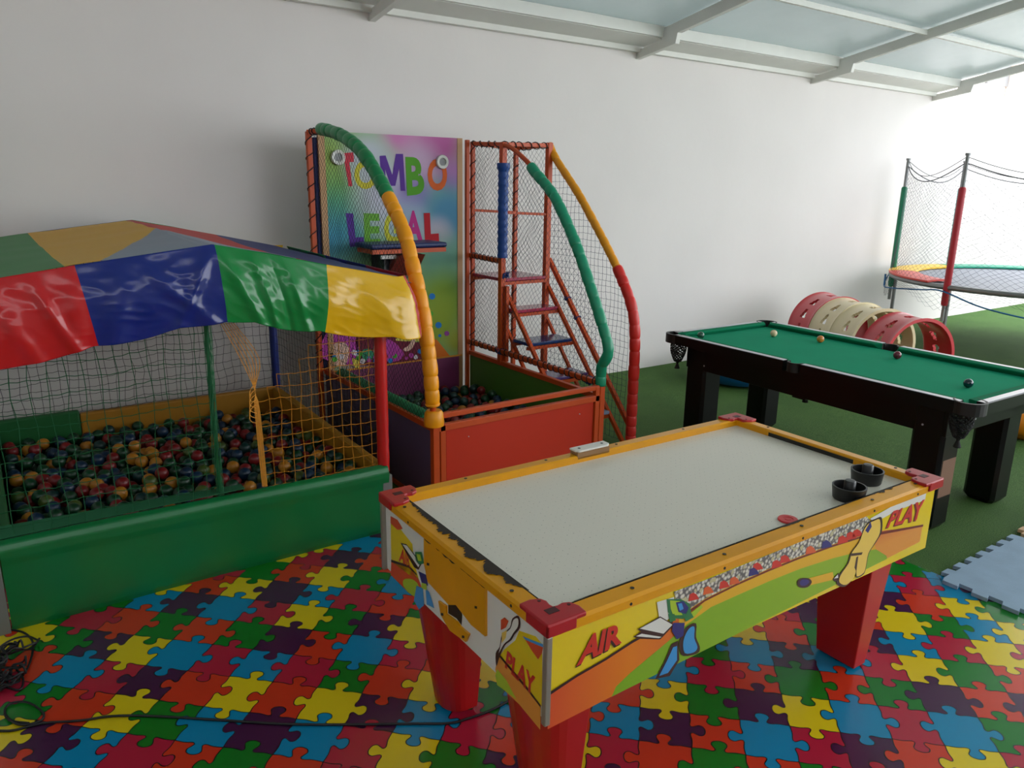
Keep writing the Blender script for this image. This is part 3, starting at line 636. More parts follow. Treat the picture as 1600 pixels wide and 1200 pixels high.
def pocket(x, y, corner):
    q = MB(); sx = 1 if x > 0 else -1; sy = (1 if y > 0 else -1) if y else 0
    # dark leather/plastic collar: arc ring open to the table
    cx, cy = x - sx * (.072 if corner else .046), y - sy * .072; R = .070 if corner else .042; pr = []
    a0 = math.atan2(sy, sx) if corner else (0 if sx > 0 else PI); sp = 2.3 if corner else 1.7
    n = 18; inn = []; out = []
    for k in range(n + 1):
        a = a0 - sp + 2 * sp * k / n; inn.append((cx + R * math.cos(a), cy + R * math.sin(a)))
        rr = R + .010 + (.010 if corner else 0) * math.cos(a - a0); out.append((cx + rr * math.cos(a), cy + rr * math.sin(a)))
    for k in range(n):
        p4 = [inn[k], inn[k + 1], out[k + 1], out[k]]
        q.frust([(px, py, .738) for px, py in p4], [(px, py, PZT + (.003 if corner else -.001)) for px, py in p4])
    o = P(q).build('pocket_collar', mat('black_leather', (14, 14, 15), .5), pt, recalc=True, clean=True)
    if corner or sx < 0:
        # net bag
        nb = MB(); base = Vector((cx + sx * .01, cy - sy * .02, 0)); M_ = PM
        if not corner: base = Vector((sx * .38, cy, 0))
        top, bot = .735, .60 if corner else .575
        def fn(u, v):
            a = 2 * PI * u; rr = (.056 if corner else .042) * (1 - .55 * max(0, v - .35) ** 1.5 / .52); return M_ @ Vector((base.x + rr * math.cos(a), base.y + rr * math.sin(a), top - (top - bot) * v))
        net_diamond(nb, fn, 20, 13, .0044)
        nb.tube([fn(k / 12, 0) for k in range(13)], .004, 5); nb.tube([fn(k / 12, 1) for k in range(13)], .005, 5)
        nb.build('pocket_net', M_net, o)
        ts = MB().lathe((base.x, base.y, bot), [(.02, .01), (.012, -.01), (.008, -.02), (.020, -.055), (.018, -.058)], 10); P(ts).build('pocket_tassel', M_net, o)
for sx in (-1, 1):
    for sy in (-1, 1): pocket(sx * PWD, sy * PLN, True)
    pocket(sx * PWD, 0, False)
P(MB().box(-.45, -.40, -.05, .05, .55, .57)).build('apron_block', M_lam, pt)
for sx in (-1, 1):
    for sy in (-1, 1):
        x0, x1 = rng(sx * .25, sx * .432) if sx > 0 else (-.457, -.27); y0, y1 = rng(sy * .74, sy * .925) if sy < 0 else (.79, .977); c_ = .02
        loop = lambda z, g=0: [(x0 + c_ + g, y0 + g, z), (x1 - c_ - g, y0 + g, z), (x1 - g, y0 + c_ + g, z), (x1 - g, y1 - c_ - g, z), (x1 - c_ - g, y1 - g, z), (x0 + c_ + g, y1 - g, z), (x0 + g, y1 - c_ - g, z), (x0 + g, y0 + c_ + g, z)]
        q = MB(); q.frust(loop(.0, .02), loop(.03)); q.frust(loop(.03), loop(.70 if True else 0))
        lg = P(q).build('leg', M_lam, pt, clean=True)
        if sx < 0 and sy < 0:
            P(MB().box(x0 + .03, x1 - .022, y0 - .001, y0 + .002, .2, .42)).build('bare_patch', mat('exposed_brown_board', (112, 78, 58), .5), lg)
q = MB()
for y in (-.8, .8): q.lathe((-.450, y, .60), [(.006, -.006), (.006, -.009)], 8, axis='x')
for ex in (-.3, .3): q.lathe((ex, -.96, .66), [(.006, -.03), (.006, -.034)], 8, axis='y')
P(q).build('bolt_heads', M_silver, pt)

def pball(px, py, rgb, label):
    z = .768; c = onz(px, py, z + .026)
    b = MB().sphere((0, 0, 0), .026, 28).build('pool_ball', mat('pool_' + label.split()[0], rgb, .12, .6, coat=.3), smooth=True); b.location = (c.x, c.y, z + .0265)
    tag(b, label, 'ball', 'pool balls on the green cloth')
pball(1095, 524, (40, 84, 66), 'green pool ball near the left end cushion')
pball(1209, 521, (226, 200, 160), 'cream pool ball near the far corner pocket')
pball(1282, 530, (206, 130, 46), 'orange pool ball along the far cushion')
pball(1402, 555, (110, 26, 46), 'maroon pool ball near the far side pocket')
pball(1513, 599, (10, 48, 60), 'dark teal pool ball alone near the front corner pocket')

# ------------------------------------------------------------ ball pit with canopy
bp_ = thing('ball_pit', 'netted square ball pit with striped vinyl canopy and green padded front', 'ball pit', (.8, 4.4, 0))
BX0, BX1, BY0, BY1 = -.06, 1.68, 3.54, 5.28
M_grv = mat('green_vinyl', (16, 118, 62), .32, .5, var=.12, vscale=3, bump=.12, bscale=6, coat=.2)
M_gri = mat('green_vinyl_dark', (14, 92, 40), .5); M_yei = mat('ochre_vinyl', (176, 122, 22), .5, var=.15, vscale=3)
# front padded panel: upright face, rounded top
prof = [(0, .0), (-.012, .03), (-.014, .28), (-.022, .318), (-.022, .35), (-.008, .377), (.02, .386), (.05, .376), (.06, .35), (.06, 0)]
def fp(u, v):
    k = v * (len(prof) - 1); i = min(len(prof) - 2, int(k)); t = k - i; y = prof[i][0] * (1 - t) + prof[i + 1][0] * t; z = prof[i][1] * (1 - t) + prof[i + 1][1] * t
    x = BX0 + (BX1 - BX0) * u; return Vector((x, BY0 - .025 + y - .008 * nz(x * 2, z * 3), z + .008 * nz(x * 1.7, 5) * (z > .1) + (.02 * (1 - u) if z > .2 else 0)))
q = MB().grid(fp, 60, 36)
for uu, s in ((0, 1), (1, -1)): q.add([fp(uu, k / 18) for k in range(19)], [list(range(19))])
q.build('front_pad', M_grv, bp_, smooth=True)
# seam flap strip along the front pad
q = MB().grid(lambda u, v: Vector((BX0 + 1.0 * u, BY0 + .005 + .06 * v, .405 + .012 * v + .02 * v - .03 * u * v)), 20, 3); q.build('net_flap', mat('green_mesh_fabric', (28, 96, 60), .7), bp_, solid=.004)
MB().box(BX1 - .035, BX1 + .02, BY0 - .04, BY0 - .0, .02, .33).build('corner_plate', mat('grey_painted_metal', (120, 120, 116), .5), bp_, bevel=.003)
MB().box(BX0 - .05, BX0 - .005, BY0 - .045, BY0 + .03, .0, .33).build('corner_plate', mat('grey_painted_metal', (120, 120, 116), .5), bp_, bevel=.003)
# back and side panels
MB().box(BX0, .43, BY1 - .05, BY1, 0, .45).build('back_pad', M_gri, bp_, bevel=.012)
MB().box(.432, BX1, BY1 - .05, BY1, 0, .43).build('back_pad', M_yei, bp_, bevel=.012)
MB().box(BX0, BX0 + .05, BY0 + .04, BY1 - .05, 0, .42).build('side_pad', M_gri, bp_, bevel=.012)
MB().frust([(BX1 - .05, BY0 + .04, 0), (BX1, BY0 + .04, 0), (BX1, BY1 - .05, 0), (BX1 - .05, BY1 - .05, 0)], [(BX1 - .05, BY0 + .04, .385), (BX1, BY0 + .04, .385), (BX1, BY1 - .05, .43), (BX1 - .05, BY1 - .05, .43)]).build('side_pad', M_yei, bp_, bevel=.012)
MB().box(BX0 + .05, BX1 - .05, BY0 + .04, BY1 - .05, 0.005, .06).build('base_pad', M_gri, bp_)
# posts
def post(x, y, z0, z1, r, m, label=None):
    n = 30; q = MB(); q.tube([(x, y, z0 + (z1 - z0) * k / n) for k in range(n + 1)], [r * (1 + .06 * nz(k * .9, x * 5)) for k in range(n + 1)], 14)
    o = q.build('post', m, bp_, smooth=True)
    if label: o['label'] = label
    return o
M_rv = mat('red_vinyl', (196, 30, 28), .3, .5, bump=.15, bscale=14); M_bv = mat('blue_vinyl', (24, 44, 120), .35)
post(BX1 - .005, BY0 + .01, .34, 1.38, .032, M_rv, 'post with red vinyl sleeve'); post(BX1 - .01, BY1 - .02, .4, 1.38, .028, M_bv, 'post with navy blue sleeve')
post(BX0 - .02, BY0 + .02, .36, 1.40, .012, M_grv); post(BX0 + .02, BY1 - .02, .4, 1.38, .028, M_bv)
mp_ = post(.83, BY0 + .03, .36, 1.5, .008, M_grv, 'thin post wrapped in green netting')
q = MB()
for k in range(16):
    a = k * .61; R0 = .010 + .014 * random.random(); pts = [Vector((.83 + R0 * math.cos(a + t * .5) + .006 * nz(t, k), BY0 + .02 + R0 * math.sin(a + t * .5), .38 + t * .085)) for t in range(12)]
    q.tube(pts, .0015, 4)
M_gcord = mat('green_cord', (30, 104, 62), .7); M_ycord = mat('yellow_orange_cord', (214, 142, 38), .7); M_dcord = mat('dark_green_cord', (26, 44, 30), .8); M_bcord = mat('black_net_cord', (20, 22, 26), .8)
q.build('gathered_netting', M_gcord, bp_)
# top frame under canopy
xs = [-.12, .087, .335, .60, .862, 1.10, 1.357, 1.75]; zf = [1.44, 1.478, 1.512, 1.545, 1.577, 1.530, 1.470, 1.388]
def zroof(x, y):
    for i in range(len(xs) - 1):
        if x <= xs[i + 1] or i == len(xs) - 2:
            t = (x - xs[i]) / (xs[i + 1] - xs[i]); z = zf[i] * (1 - t) + zf[i + 1] * t; break
    return z + .016 * (y - 3.5) / 1.8
q = MB()
for y in (BY0, BY1 - .02):
    q.tube([(BX0, y, zroof(BX0, y) - .03), (.83, y, zroof(.83, y) - .035), (BX1, y, zroof(BX1, y) - .03)], .013, 8)
for x in (BX0, .83, BX1): q.tube([(x, BY0, zroof(x, BY0) - .035), (x, BY1 - .02, zroof(x, BY1) - .035)], .013, 8)
q.build('canopy_frame', mat('orange_red_steel', (186, 70, 34), .4), bp_)
# nets
q = MB(); net_square(q, lambda u, v: (BX0 + (.83 - BX0) * u, BY0 + .01 + .02 * nz(u * 5, v * 5), .385 + 1.0 * v), 14, 15, .0019, seed=2); q.build('front_net', M_gcord, bp_)
q = MB(); net_square(q, lambda u, v: (1.035 + (BX1 - 1.05) * u, BY0 + .015 + .015 * nz(u * 5, v * 5), .385 + 1.0 * v), 12, 16, .002, keep=lambda u, v: u > 2.2 * (v - .5), seed=3)
for k in range(6):
    a = ony(345 + 4 * k, 505, BY0 + .01); b = ony(398, 610, BY0); c = ony(398 + k * 1.5, 640, BY0 - .01); d = ony(410 + 1.5 * k, 760, BY0 - .01)
    q.tube(smoothpts([a, a.lerp(b, .6) + Vector((.012 * k, 0, .02)), b, c, d], 4), .0022, 4)
for k in range(5):
    a = ony(400, 600 + 8 * k, BY0 - .01); q.tube(smoothpts([a, a + Vector((-.03, -.01, -.02)), a + Vector((-.035, -.01, -.07)), a + Vector((-.005, -.01, -.09))], 4), .0022, 4)
q.build('entrance_net', M_ycord, bp_)
q = MB(); net_square(q, lambda u, v: (BX0 + (BX1 - BX0) * u, BY1 - .03 + .02 * nz(u * 7, v * 4, 2), .44 + .94 * v + .03 * nz(u * 3, 8)), 34, 18, .0016, sag=.4, seed=4); q.build('back_net', M_bcord, bp_)
q = MB(); net_square(q, lambda u, v: (BX1 - .01, BY0 + .03 + (BY1 - BY0 - .06) * u, .40 + .95 * v), 32, 19, .0013, seed=5); q.build('side_net', M_bcord, bp_)
# canopy
def vin(n, c): return mat('canopy_' + n, c, .2, .5, coat=.3, trans=.15)
CV = [vin('red', (204, 28, 34)), vin('blue', (18, 40, 128)), vin('green', (14, 136, 62)), vin('yellow', (238, 186, 14)), vin('grey_blue', (128, 142, 168)), vin('leaf_green', (66, 142, 74))]
cn = bp_
CR_ = [mat('roof_vinyl_' + n, c, .5, .3, trans=.2) for n, c in (('red', (204, 62, 58)), ('blue', (66, 74, 128)), ('green', (30, 110, 60)), ('yellow', (232, 180, 62)), ('grey_blue', (156, 164, 180)), ('leaf_green', (76, 146, 86)))]
VX = [(-.14, 0), (1.70, 0)]
def val_path(s):       # s 0..1 front edge then round the right corner
    L1 = 1.86; Lc = .12; L2 = 1.74; d = s * (L1 + Lc + L2)
    if d < L1: return Vector((-.13 + d, 3.47, 0)), Vector((0, -1, 0))
    if d < L1 + Lc:
        a = (d - L1) / Lc * PI / 2; r = Lc / (PI / 2); return Vector((-.13 + L1 + r * math.sin(a), 3.47 + r - r * math.cos(a), 0)), Vector((math.sin(a), -math.cos(a), 0))
    r = Lc / (PI / 2); return Vector((-.13 + L1 + r, 3.47 + r + d - L1 - Lc, 0)), Vector((1, 0, 0))
SH = [(-.2, 0), (.335, .045), (.87, .02), (1.37, -.035), (1.9, 0)]
FOLDS = [(.06, .12, .03, .010), (.20, .10, .022, .014), (.30, -.02, .03, .008), (.47, -.1, .05, .010), (.62, .28, .035, .009), (.80, -.20, .03, .012), (.93, .16, .035, .018), (1.05, .10, .02, .014), (1.13, .10, .015, -.010), (1.20, .12, .02, .012), (1.42, -.14, .05, .007), (1.6, .2, .06, .008)]
def val(u, v):
    p, n = val_path(u); zt = zroof(min(p.x, 1.74), p.y); drop = .335 - .02 * min(1, max(0, (p.x - 1.2) * 2)) + .02 * max(0, .3 - p.x)
    sc_ = .012 * (1 - abs(math.sin(p.x * 9.2 + p.y * 9 + .4))) * v ** 6
    z = zt - drop * v + sc_ * 1.4
    dx_ = 0
    for (xa, da), (xb, db) in zip(SH[:-1], SH[1:]):
        if xa <= p.x <= xb and n.y < -.9: dx_ = (da + (db - da) * (p.x - xa) / (xb - xa)) * v
    out = .005 + .055 * math.sin(min(v, .75) * PI * .66) - .018 * v * v
    w_ = p.x + p.y * .9
    fold = 0
    for (cx_, tl, wd, am) in FOLDS:
        d_ = (w_ - 3.12 - cx_ - tl * (v - .3)) / wd; fold += am * math.exp(-d_ * d_) * min(1, v * 2.5)
    out += fold + (.011 * nz(w_ * 3.0 + v * 1.2, v * 1.7, 3) + .003 * nz(w_ * 8 + v * 3, v * 3.5, 1) + .0011 * (1 - abs(nz(w_ * 11 - v * 5, v * 5 + w_ * 4, 7)) * 4)) * min(1, v * 5)
    out += .05 * max(0, 1 - abs(p.x - 1.76) / .22) * v
    return Vector((p.x + dx_ + n.x * out, p.y + n.y * out, z))
def valm(u, v):
    p, n = val_path(u)
    if n.x > .6: return 0 if p.y < 4.0 else (1 if p.y < 4.6 else 2)
    x = p.x
    if x < .335: return 0
    if x < .87: return 1
    if x < 1.37: return 2
    return 3
MB().grid(val, 520, 60, valm).build('canopy_valance', CV, cn, smooth=True, recalc=False, solid=.0015)
def val2(u, v):        # back and left valance
    if u < .5: x = -.14; y = 3.47 + (5.36 - 3.47) * u * 2; n = Vector((-1, 0, 0))
    else: x = -.14 + 1.95 * (u - .5) * 2; y = 5.36; n = Vector((0, 1, 0))
    out = .03 * v + .02 * nz(x * 5 + y * 5, v * 2) * v
    return Vector((x + n.x * out, y + n.y * out, zroof(min(x, 1.74), y) - .07 * v))
MB().grid(val2, 120, 12, lambda u, v: int(u * 8) % 4).build('canopy_valance', CV, cn, smooth=True, recalc=False, solid=.0015)
def roof(u, v):
    x = -.14 + 1.96 * u; y = 3.47 + 1.89 * v; z = zroof(min(x, 1.76), y) - (.03 if x > 1.76 else 0)
    z += -.02 * math.sin(PI * v) * math.sin(PI * min(1, abs(x - .83) / .9)) + .006 * nz(x * 4, y * 4, 5)
    if x < .83: z += .012 * math.sin(PI * v)
    return Vector((x, y, z))
def roofm(u, v):
    x = -.14 + 1.96 * u; y = 3.47 + 1.89 * v
    if y < 4.42 and abs(x - .83) < (4.42 - y) * .42 : return 4
    if x < .30: return 5
    if x < .83: return 3
    if x < 1.36: return 0
    return 1
MB().grid(roof, 196, 150, roofm).build('canopy_roof', CR_, cn, smooth=True, recalc=False, solid=.0015)

# ------------------------------------------------------------ play tower with ball bin ("tombo legal")
tw = thing('tumble_play_tower', 'orange framed play tower with sign board, netted sides, steps and ball bin', 'play tower', (2.7, 4.4, 0))
M_or = mat('orange_painted_steel', (196, 76, 26), .4, .35, var=.1, vscale=6); M_pnl = mat('orange_red_panel', (186, 44, 16), .45, .3)
TX0, TX1, TY0, TY1 = 2.02, 3.26, 3.62, 5.2
# bin frame
q = MB()
for x in (TX0, TX1):
    q.bar((x, TY0 - .02, 0.005), (x, TY0 - .02, .585 if x > 3 else .56), .04); q.bar((x, TY0, .505), (x, TY1, .505), .035); q.bar((x, TY0, .02), (x, TY1, .02), .03)
q.bar((TX0 + .045, TY0 - .02, 0.005), (TX0 + .045, TY0 - .02, .52), .035); q.bar((TX1 - .04, TY0 - .02, 0.005), (TX1 - .04, TY0 - .02, .58), .035)
q.bar((TX0 + .02, TY0 - .02, .505), (TX1 - .02, TY0 - .02, .505), .035, .04); q.bar((TX0 + .02, TY0 - .02, .575), (TX1 - .02, TY0 - .02, .575), .03, .03)
q.bar((TX0, TY0 - .02, .02), (TX1, TY0 - .02, .02), .03)
q.build('bin_frame', M_or, tw, bevel=.003)
MB().box(TX0 + .07, TX1 - .065, TY0 - .025, TY0 - .012, .035, .485).build('front_panel', M_pnl, tw)
MB().box(TX0 - .006, TX0 + .006, TY0, TY1, .03, .49).build('left_panel', mat('dusky_violet_panel', (86, 72, 104), .5), tw)
MB().box(TX1 - .006, TX1 + .006, TY0, TY1, .03, .49).build('right_panel', mat('green_panel', (70, 112, 34), .5), tw)
MB().box(TX0 + .01, TX1 - .01, TY0 + .01, TY1 - .03, .02, .058).build('bin_floor', M_gri, tw)
q = MB()
for x, z in ((2.24, .42), (3.08, .42)): q.lathe((x, TY0 - .026, z), [(.004, 0), (.003, -.004)], 8, axis='y')
q.build('screws', M_silver, tw)
MB().tube([(TX0 + .05, TY0 + .15 + k * .14, .50 + .004 * (k % 2)) for k in range(10)], [.05] * 10, 12).build('rim_pad', mat('green_foam_pad', (18, 128, 78), .5), tw, smooth=True)
MB().box(TX0 + .02, TX1 - .132, TY1 - .035, TY1 - .02, .1, .495).build('back_apron', mat('plum_vinyl', (128, 52, 98), .5, var=.2, vscale=4, bump=.3, bscale=6), tw)
MB().bar((TX0, TY1 - .03, .50), (TX1 - .1, TY1 - .03, .50), .012, .01).build('apron_cord', M_ycord, tw)
# sign board
def board_mat():
    m = bpy.data.materials.new('printed_rainbow_board'); m.use_nodes = True; nt = m.node_tree; b = nt.nodes['Principled BSDF']; b.inputs['Roughness'].default_value = .6; b.inputs['Specular IOR Level'].default_value = .25
    tc = nt.nodes.new('ShaderNodeTexCoord'); prev = None
    blobs = [(2.10, 1.9, .35, (166, 196, 96)), (2.15, 1.6, .35, (110, 190, 120)), (2.1, 1.3, .45, (70, 160, 196)), (2.45, 2.15, .3, (150, 200, 110)), (2.95, 2.15, .34, (208, 110, 178)), (2.65, 2.2, .2, (226, 140, 200)), (2.55, 1.75, .32, (222, 222, 240)), (2.4, 2.0, .22, (214, 220, 232)),
             (2.8, 1.95, .22, (226, 190, 226)), (3.1, 1.9, .16, (200, 140, 206)), (2.75, 1.75, .2, (168, 150, 214)), (3.05, 1.6, .3, (96, 166, 206)), (2.7, 1.55, .2, (176, 200, 226)), (2.95, 1.45, .16, (226, 214, 236)), (3.0, 1.2, .32, (120, 182, 160)), (3.0, .95, .3, (142, 186, 66)), (2.9, .8, .3, (168, 194, 60)), (2.4, .95, .5, (150, 196, 90)), (2.3, .7, .3, (190, 90, 160)),
             (3.12, .62, .14, (180, 190, 70))]
    base = lin((150, 196, 140))
    for i, (x, z, r, c) in enumerate(blobs):
        d = nt.nodes.new('ShaderNodeVectorMath'); d.operation = 'DISTANCE'; nt.links.new(tc.outputs['Object'], d.inputs[0]); d.inputs[1].default_value = (x - 2.7, TY1 - 4.4 - .01, z)
        mr = nt.nodes.new('ShaderNodeMapRange'); mr.interpolation_type = 'SMOOTHSTEP'; mr.inputs[1].default_value = r * 1.25; mr.inputs[2].default_value = r * .25; nt.links.new(d.outputs['Value'], mr.inputs[0])
        mx = nt.nodes.new('ShaderNodeMix'); mx.data_type = 'RGBA'; nt.links.new(mr.outputs[0], mx.inputs[0]); mx.inputs[7].default_value = lin([v_ * .88 for v_ in c])
        if prev is None: mx.inputs[6].default_value = base
        else: nt.links.new(prev, mx.inputs[6])
        prev = mx.outputs[2]
    nt.links.new(prev, b.inputs['Base Color']); return m
BXa, BXb, BYf = 2.07, 3.175, TY1 - .012
sb = MB().box(BXa, BXb, BYf, BYf + .018, .5, 2.172).build('sign_board', [board_mat()], tw)
M_brownedge = mat('tan_board_edge', (186, 142, 96), .5)
MB().box(BXb - .045, BXb, BYf - .004, BYf + .02, .06, 2.172).build('board_edge', M_brownedge, sb)
MB().box(BXa - .035, BXa + .01, BYf - .004, BYf + .02, .5, 2.165).build('board_edge', M_brownedge, sb)
letters = [('T', (539, 291), (556, 291), (552, 238), (528, 240), (226, 62, 82)), ('O', (555, 297), (590, 294), (585, 250), (552, 252), (226, 214, 60)), ('M', (594, 290), (634, 299), (630, 240), (592, 242), (98, 52, 160)),
           ('B', (636, 306), (664, 303), (660, 246), (633, 245), (92, 172, 40)), ('O', (668, 298), (699, 298), (698, 248), (668, 248), (240, 110, 42)),
           ('L', (547, 386), (569, 384), (566, 334), (540, 333), (92, 50, 158)), ('E', (570, 386), (594, 384), (593, 334), (568, 333), (120, 190, 66)), ('G', (600, 382), (628, 380), (626, 332), (600, 331), (222, 220, 60)),
           ('A', (632, 379), (661, 378), (655, 329), (636, 329), (214, 54, 148)), ('L', (664, 379), (686, 377), (684, 332), (662, 333), (206, 28, 44))]
pr = MB(); PRM = [mat('print_halo', (236, 232, 240), .35)]
fY = BYf - .0005
for k, (ch_, a, b, c, d, col) in enumerate(letters):
    PRM.append(mat('print_letter_%d' % k, [c_ * .9 for c_ in col], .6, .25)); Q = [ony(*p, fY) for p in (a, b, c, d)]
    if ch_ == 'M':
        pr.poly([ony(470 + x_ / 5, 180 + y_ / 5, fY) for x_, y_ in ((615, 318), (662, 314), (714, 465), (742, 302), (798, 302), (817, 592), (780, 590), (768, 415), (738, 552), (704, 552), (658, 425), (668, 575), (632, 575))], (0, -1, 0), .0015, 0, k + 1); continue
    text_quad(pr, ch_, Q, (0, -1, 0), .0015, k + 1, .07 if ch_ in 'TL' else (.02 if ch_ == 'M' else .04))
def addm(n, c): PRM.append(mat(n, c, .6, .25)); return len(PRM) - 1
K_blue = addm('print_ball_blue', (40, 130, 206)); K_pur = addm('print_ball_purple', (146, 70, 150)); K_or = addm('print_hill_orange', (226, 120, 40)); K_hair = addm('print_hair', (70, 56, 64)); K_skin = addm('print_skin', (236, 196, 176))
K_red = addm('print_heap_red', (186, 40, 56)); K_grn = addm('print_heap_green', (90, 180, 60)); K_wh = addm('print_cloth_white', (224, 216, 224)); K_mag = addm('print_magenta', (190, 70, 170)); K_ylw = addm('print_straw', (222, 206, 90)); K_mar = addm('print_maroon', (120, 40, 60)); K_teal = addm('print_teal_green', (60, 150, 110))
def B(pts, mi, k=3, sm=3):
    if sm: pts = [(p.x, p.y) for p in smoothpts([Vector((a, b, 0)) for a, b in pts], sm, True)]
    pr.poly([ony(x, y, fY) for x, y in pts], (0, -1, 0), .0005 * k, 0, mi)
def disc(px, py, r, mi, k=4): B([(px + r * math.cos(t * PI / 6), py + r * math.sin(t * PI / 6)) for t in range(12)], mi, k, 0)
disc(675, 463, 5, K_blue); disc(685, 508, 5, K_blue); disc(698, 521, 4, K_pur); disc(687, 524.5, 2.5, K_blue); disc(673, 490, 4, K_grn)
B([(672, 565), (678, 530), (690, 540), (705, 558), (718, 562), (700, 566)], K_or, 2)
B([(560, 570), (556, 545), (560, 520), (600, 505), (640, 532), (660, 535), (678, 545), (678, 563), (640, 568)], K_mar, 2)
B([(505, 560), (510, 520), (545, 515), (560, 540), (560, 570)], K_mag, 2); B([(600, 545), (605, 530), (622, 540), (628, 560), (605, 565)], K_mag, 3)
B([(626, 448), (640, 450), (641, 462), (634, 466), (626, 458)], K_hair, 3); B([(642, 482), (650, 480), (652, 500), (644, 502)], K_teal, 3)
B([(636, 508), (646, 500), (660, 502), (664, 515), (655, 522), (642, 520)], K_skin, 3); B([(618, 530), (640, 515), (660, 520), (668, 532), (645, 533), (628, 533)], K_ylw, 3)
B([(630, 545), (638, 540), (644, 530), (649, 532), (643, 545), (634, 549)], K_skin, 5); B([(520, 540), (536, 535), (545, 545), (540, 570), (522, 568)], K_skin, 4); B([(566, 548), (578, 545), (584, 555), (580, 562), (568, 562)], K_teal, 4)
B([(584, 540), (594, 536), (598, 548), (592, 560), (585, 556)], K_skin, 4); B([(550, 565), (556, 548), (562, 565), (560, 580)], K_ylw, 5)
rb = random.Random(3)
for k in range(34):
    px = rb.uniform(516, 676); py = rb.uniform(548, 565); disc(px, py, rb.uniform(2.5, 4.5), rb.choice([K_blue, K_red, K_grn, K_wh, K_mag, K_blue]), 6 + (k % 7) * .5)
pr.build('board_print', PRM, sb, recalc=False)
for (px, py) in ((529, 246), (692, 253)):
    c = ony(px, py, fY - .02)
    MB().lathe((c.x, BYf, c.z), [(.050, 0), (.052, -.016), (.048, -.024), (.030, -.022), (.028, -.010), (.012, -.008), (1e-4, -.008)], 28, axis='y').build('target_ring', mat('white_plastic_ring', (214, 214, 208), .4), sb, smooth=True)
    MB().lathe((c.x, BYf - .009, c.z), [(.027, 0), (.026, -.002), (1e-4, -.002)], 24, axis='y').build('ring_centre', mat('grey_disc', (128, 130, 132), .4), sb)
# posts
def cpost(x, y, z0, z1, w=.035, name='post', wrap=0, m=M_or):
    o = MB().bar((x, y, z0), (x, y, z1), w).build(name, m, tw, bevel=.003)
    if wrap:
        q = MB(); helix(q, (x, y, z0 + .5), (x, y, z1), w * .72, wrap, .0035); q.build('lashing', M_bcord, o)
    return o
cpost(1.975, TY1 - .0, .005, 2.165, .035, wrap=16); cpost(2.025, TY1 + .02, .5, 2.13, .03, m=mat('navy_net_bundle', (36, 46, 96), .8))
cpost(TX1 - .02, TY1 + .02, .005, 2.165, .03); cpost(TX1 + .03, TY1 + .02, .005, 2.15, .03, wrap=16)
PF = 1.15
cpost(TX1 + .0, 4.76, .5, 2.135, .042); cpost(3.71, 4.80, .005, 2.15, .042); cpost(3.70, 5.22, .005, 2.13, .032, wrap=16); cpost(TX1 + .02, 4.72, .52, 1.1, .03)
def cbar(a, b, w=.03, wrap=0, name='rail'):
    o = MB().bar(a, b, w).build(name, M_or, tw, bevel=.003)
    if wrap: q = MB(); helix(q, a, b, w * .75, wrap, .004); q.build('lashing', M_bcord, o)
cbar((TX1 + .03, TY1 + .02, 2.14), (3.70, TY1 + .02, 2.12), .028, 8); cbar((TX1, 4.76, 2.12), (TX1 + .02, TY1 + .02, 2.14), .028, 4); cbar((TX1, 4.76, 2.12), (3.71, 4.80, 2.13), .028, 6); cbar((3.70, 5.22, 2.12), (3.71, 4.8, 2.13), .028, 5)
cbar((TX1 + .03, TY1 + .02, 1.64), (3.70, TY1 + .02, 1.62), .02); cbar((TX1, TY1, 1.295), (TX1, 4.78, 1.285), .03, 8)
cbar((TX1 - .01, TY1, .60), (TX1 - .01, TY0 + .02, .60), .032, 26); cbar((TX1 + .0, 4.76, 1.64), (3.71, 4.80, 1.62), .02)
cbar((1.975, TY1, 2.16), (2.0, 5.0, 2.165), .03, 4)
# platform and steps
def step(x0, x1, y0, y1, z, col, name, label, th=.025):
    o = MB().box(x0, x1, y0, y1, z - th, z).build(name, mat('lacquer_' + label.split()[0], col, .15, .5), tw, bevel=.006); o['label'] = label
    for yy in (y0 + .01, y1 - .01): MB().bar((x0 - .01, yy, z - th - .014), (x1 + .01, yy, z - th - .014), .024).build('step_bar', M_or, o)
step(TX1 + .02, 3.70, 4.78, 5.2, PF, (170, 58, 84), 'platform', 'crimson lacquered platform deck')
step(3.32, 3.71, 4.64, 4.82, .925, (176, 46, 72), 'step_tread', 'crimson top step'); step(3.30, 3.71, 4.45, 4.66, .705, (30, 54, 110), 'step_tread', 'navy blue second step')
step(3.30, 3.71, 4.25, 4.46, .475, (84, 60, 116), 'step_tread', 'purple third step'); step(3.32, 3.72, 4.0, 4.2, .235, (150, 170, 200), 'step_tread', 'pale blue bottom step')
for x in (3.31, 3.725):
    MB().bar((x, 4.82, 1.10), (x, 3.84, .02), .026).build('stringer', M_or, tw); MB().bar((x, 4.82, .84), (x, 4.1, .02), .022).build('stringer', M_or, tw)
MB().bar((3.79, 4.87, 1.27), (3.80, 3.85, .12), .03).build('handrail', M_or, tw)
q = MB()
for p in ((3.79, 4.62, .985), (3.795, 4.50, .85), (3.795, 4.2, .51)):
    for k in range(5): a = k * 1.3; q.tube([Vector(p) + Vector((.022 * math.cos(a + t), .02 * math.sin(a * 2 + t), .016 * math.sin(a + 1.7 * t))) for t in range(7)], .004, 4)
for p in ((TX1, 4.76, .60), (TX1 + .01, 3.72, .59), (TX1 + .02, 4.76, 1.18)):
    for k in range(9): a = k * 1.1; q.tube([Vector(p) + Vector((.028 * math.cos(a + t), .03 * math.sin(a * 2 + t), .022 * math.sin(a + 1.7 * t))) for t in range(7)], .005, 4)
q.build('tied_cord', mat('blue_cord', (24, 50, 110), .8), tw)
for x in (3.40, 3.66): MB().bar((x, 4.42, .02), (x, 4.42, .45), .022).build('step_leg', M_or, tw)
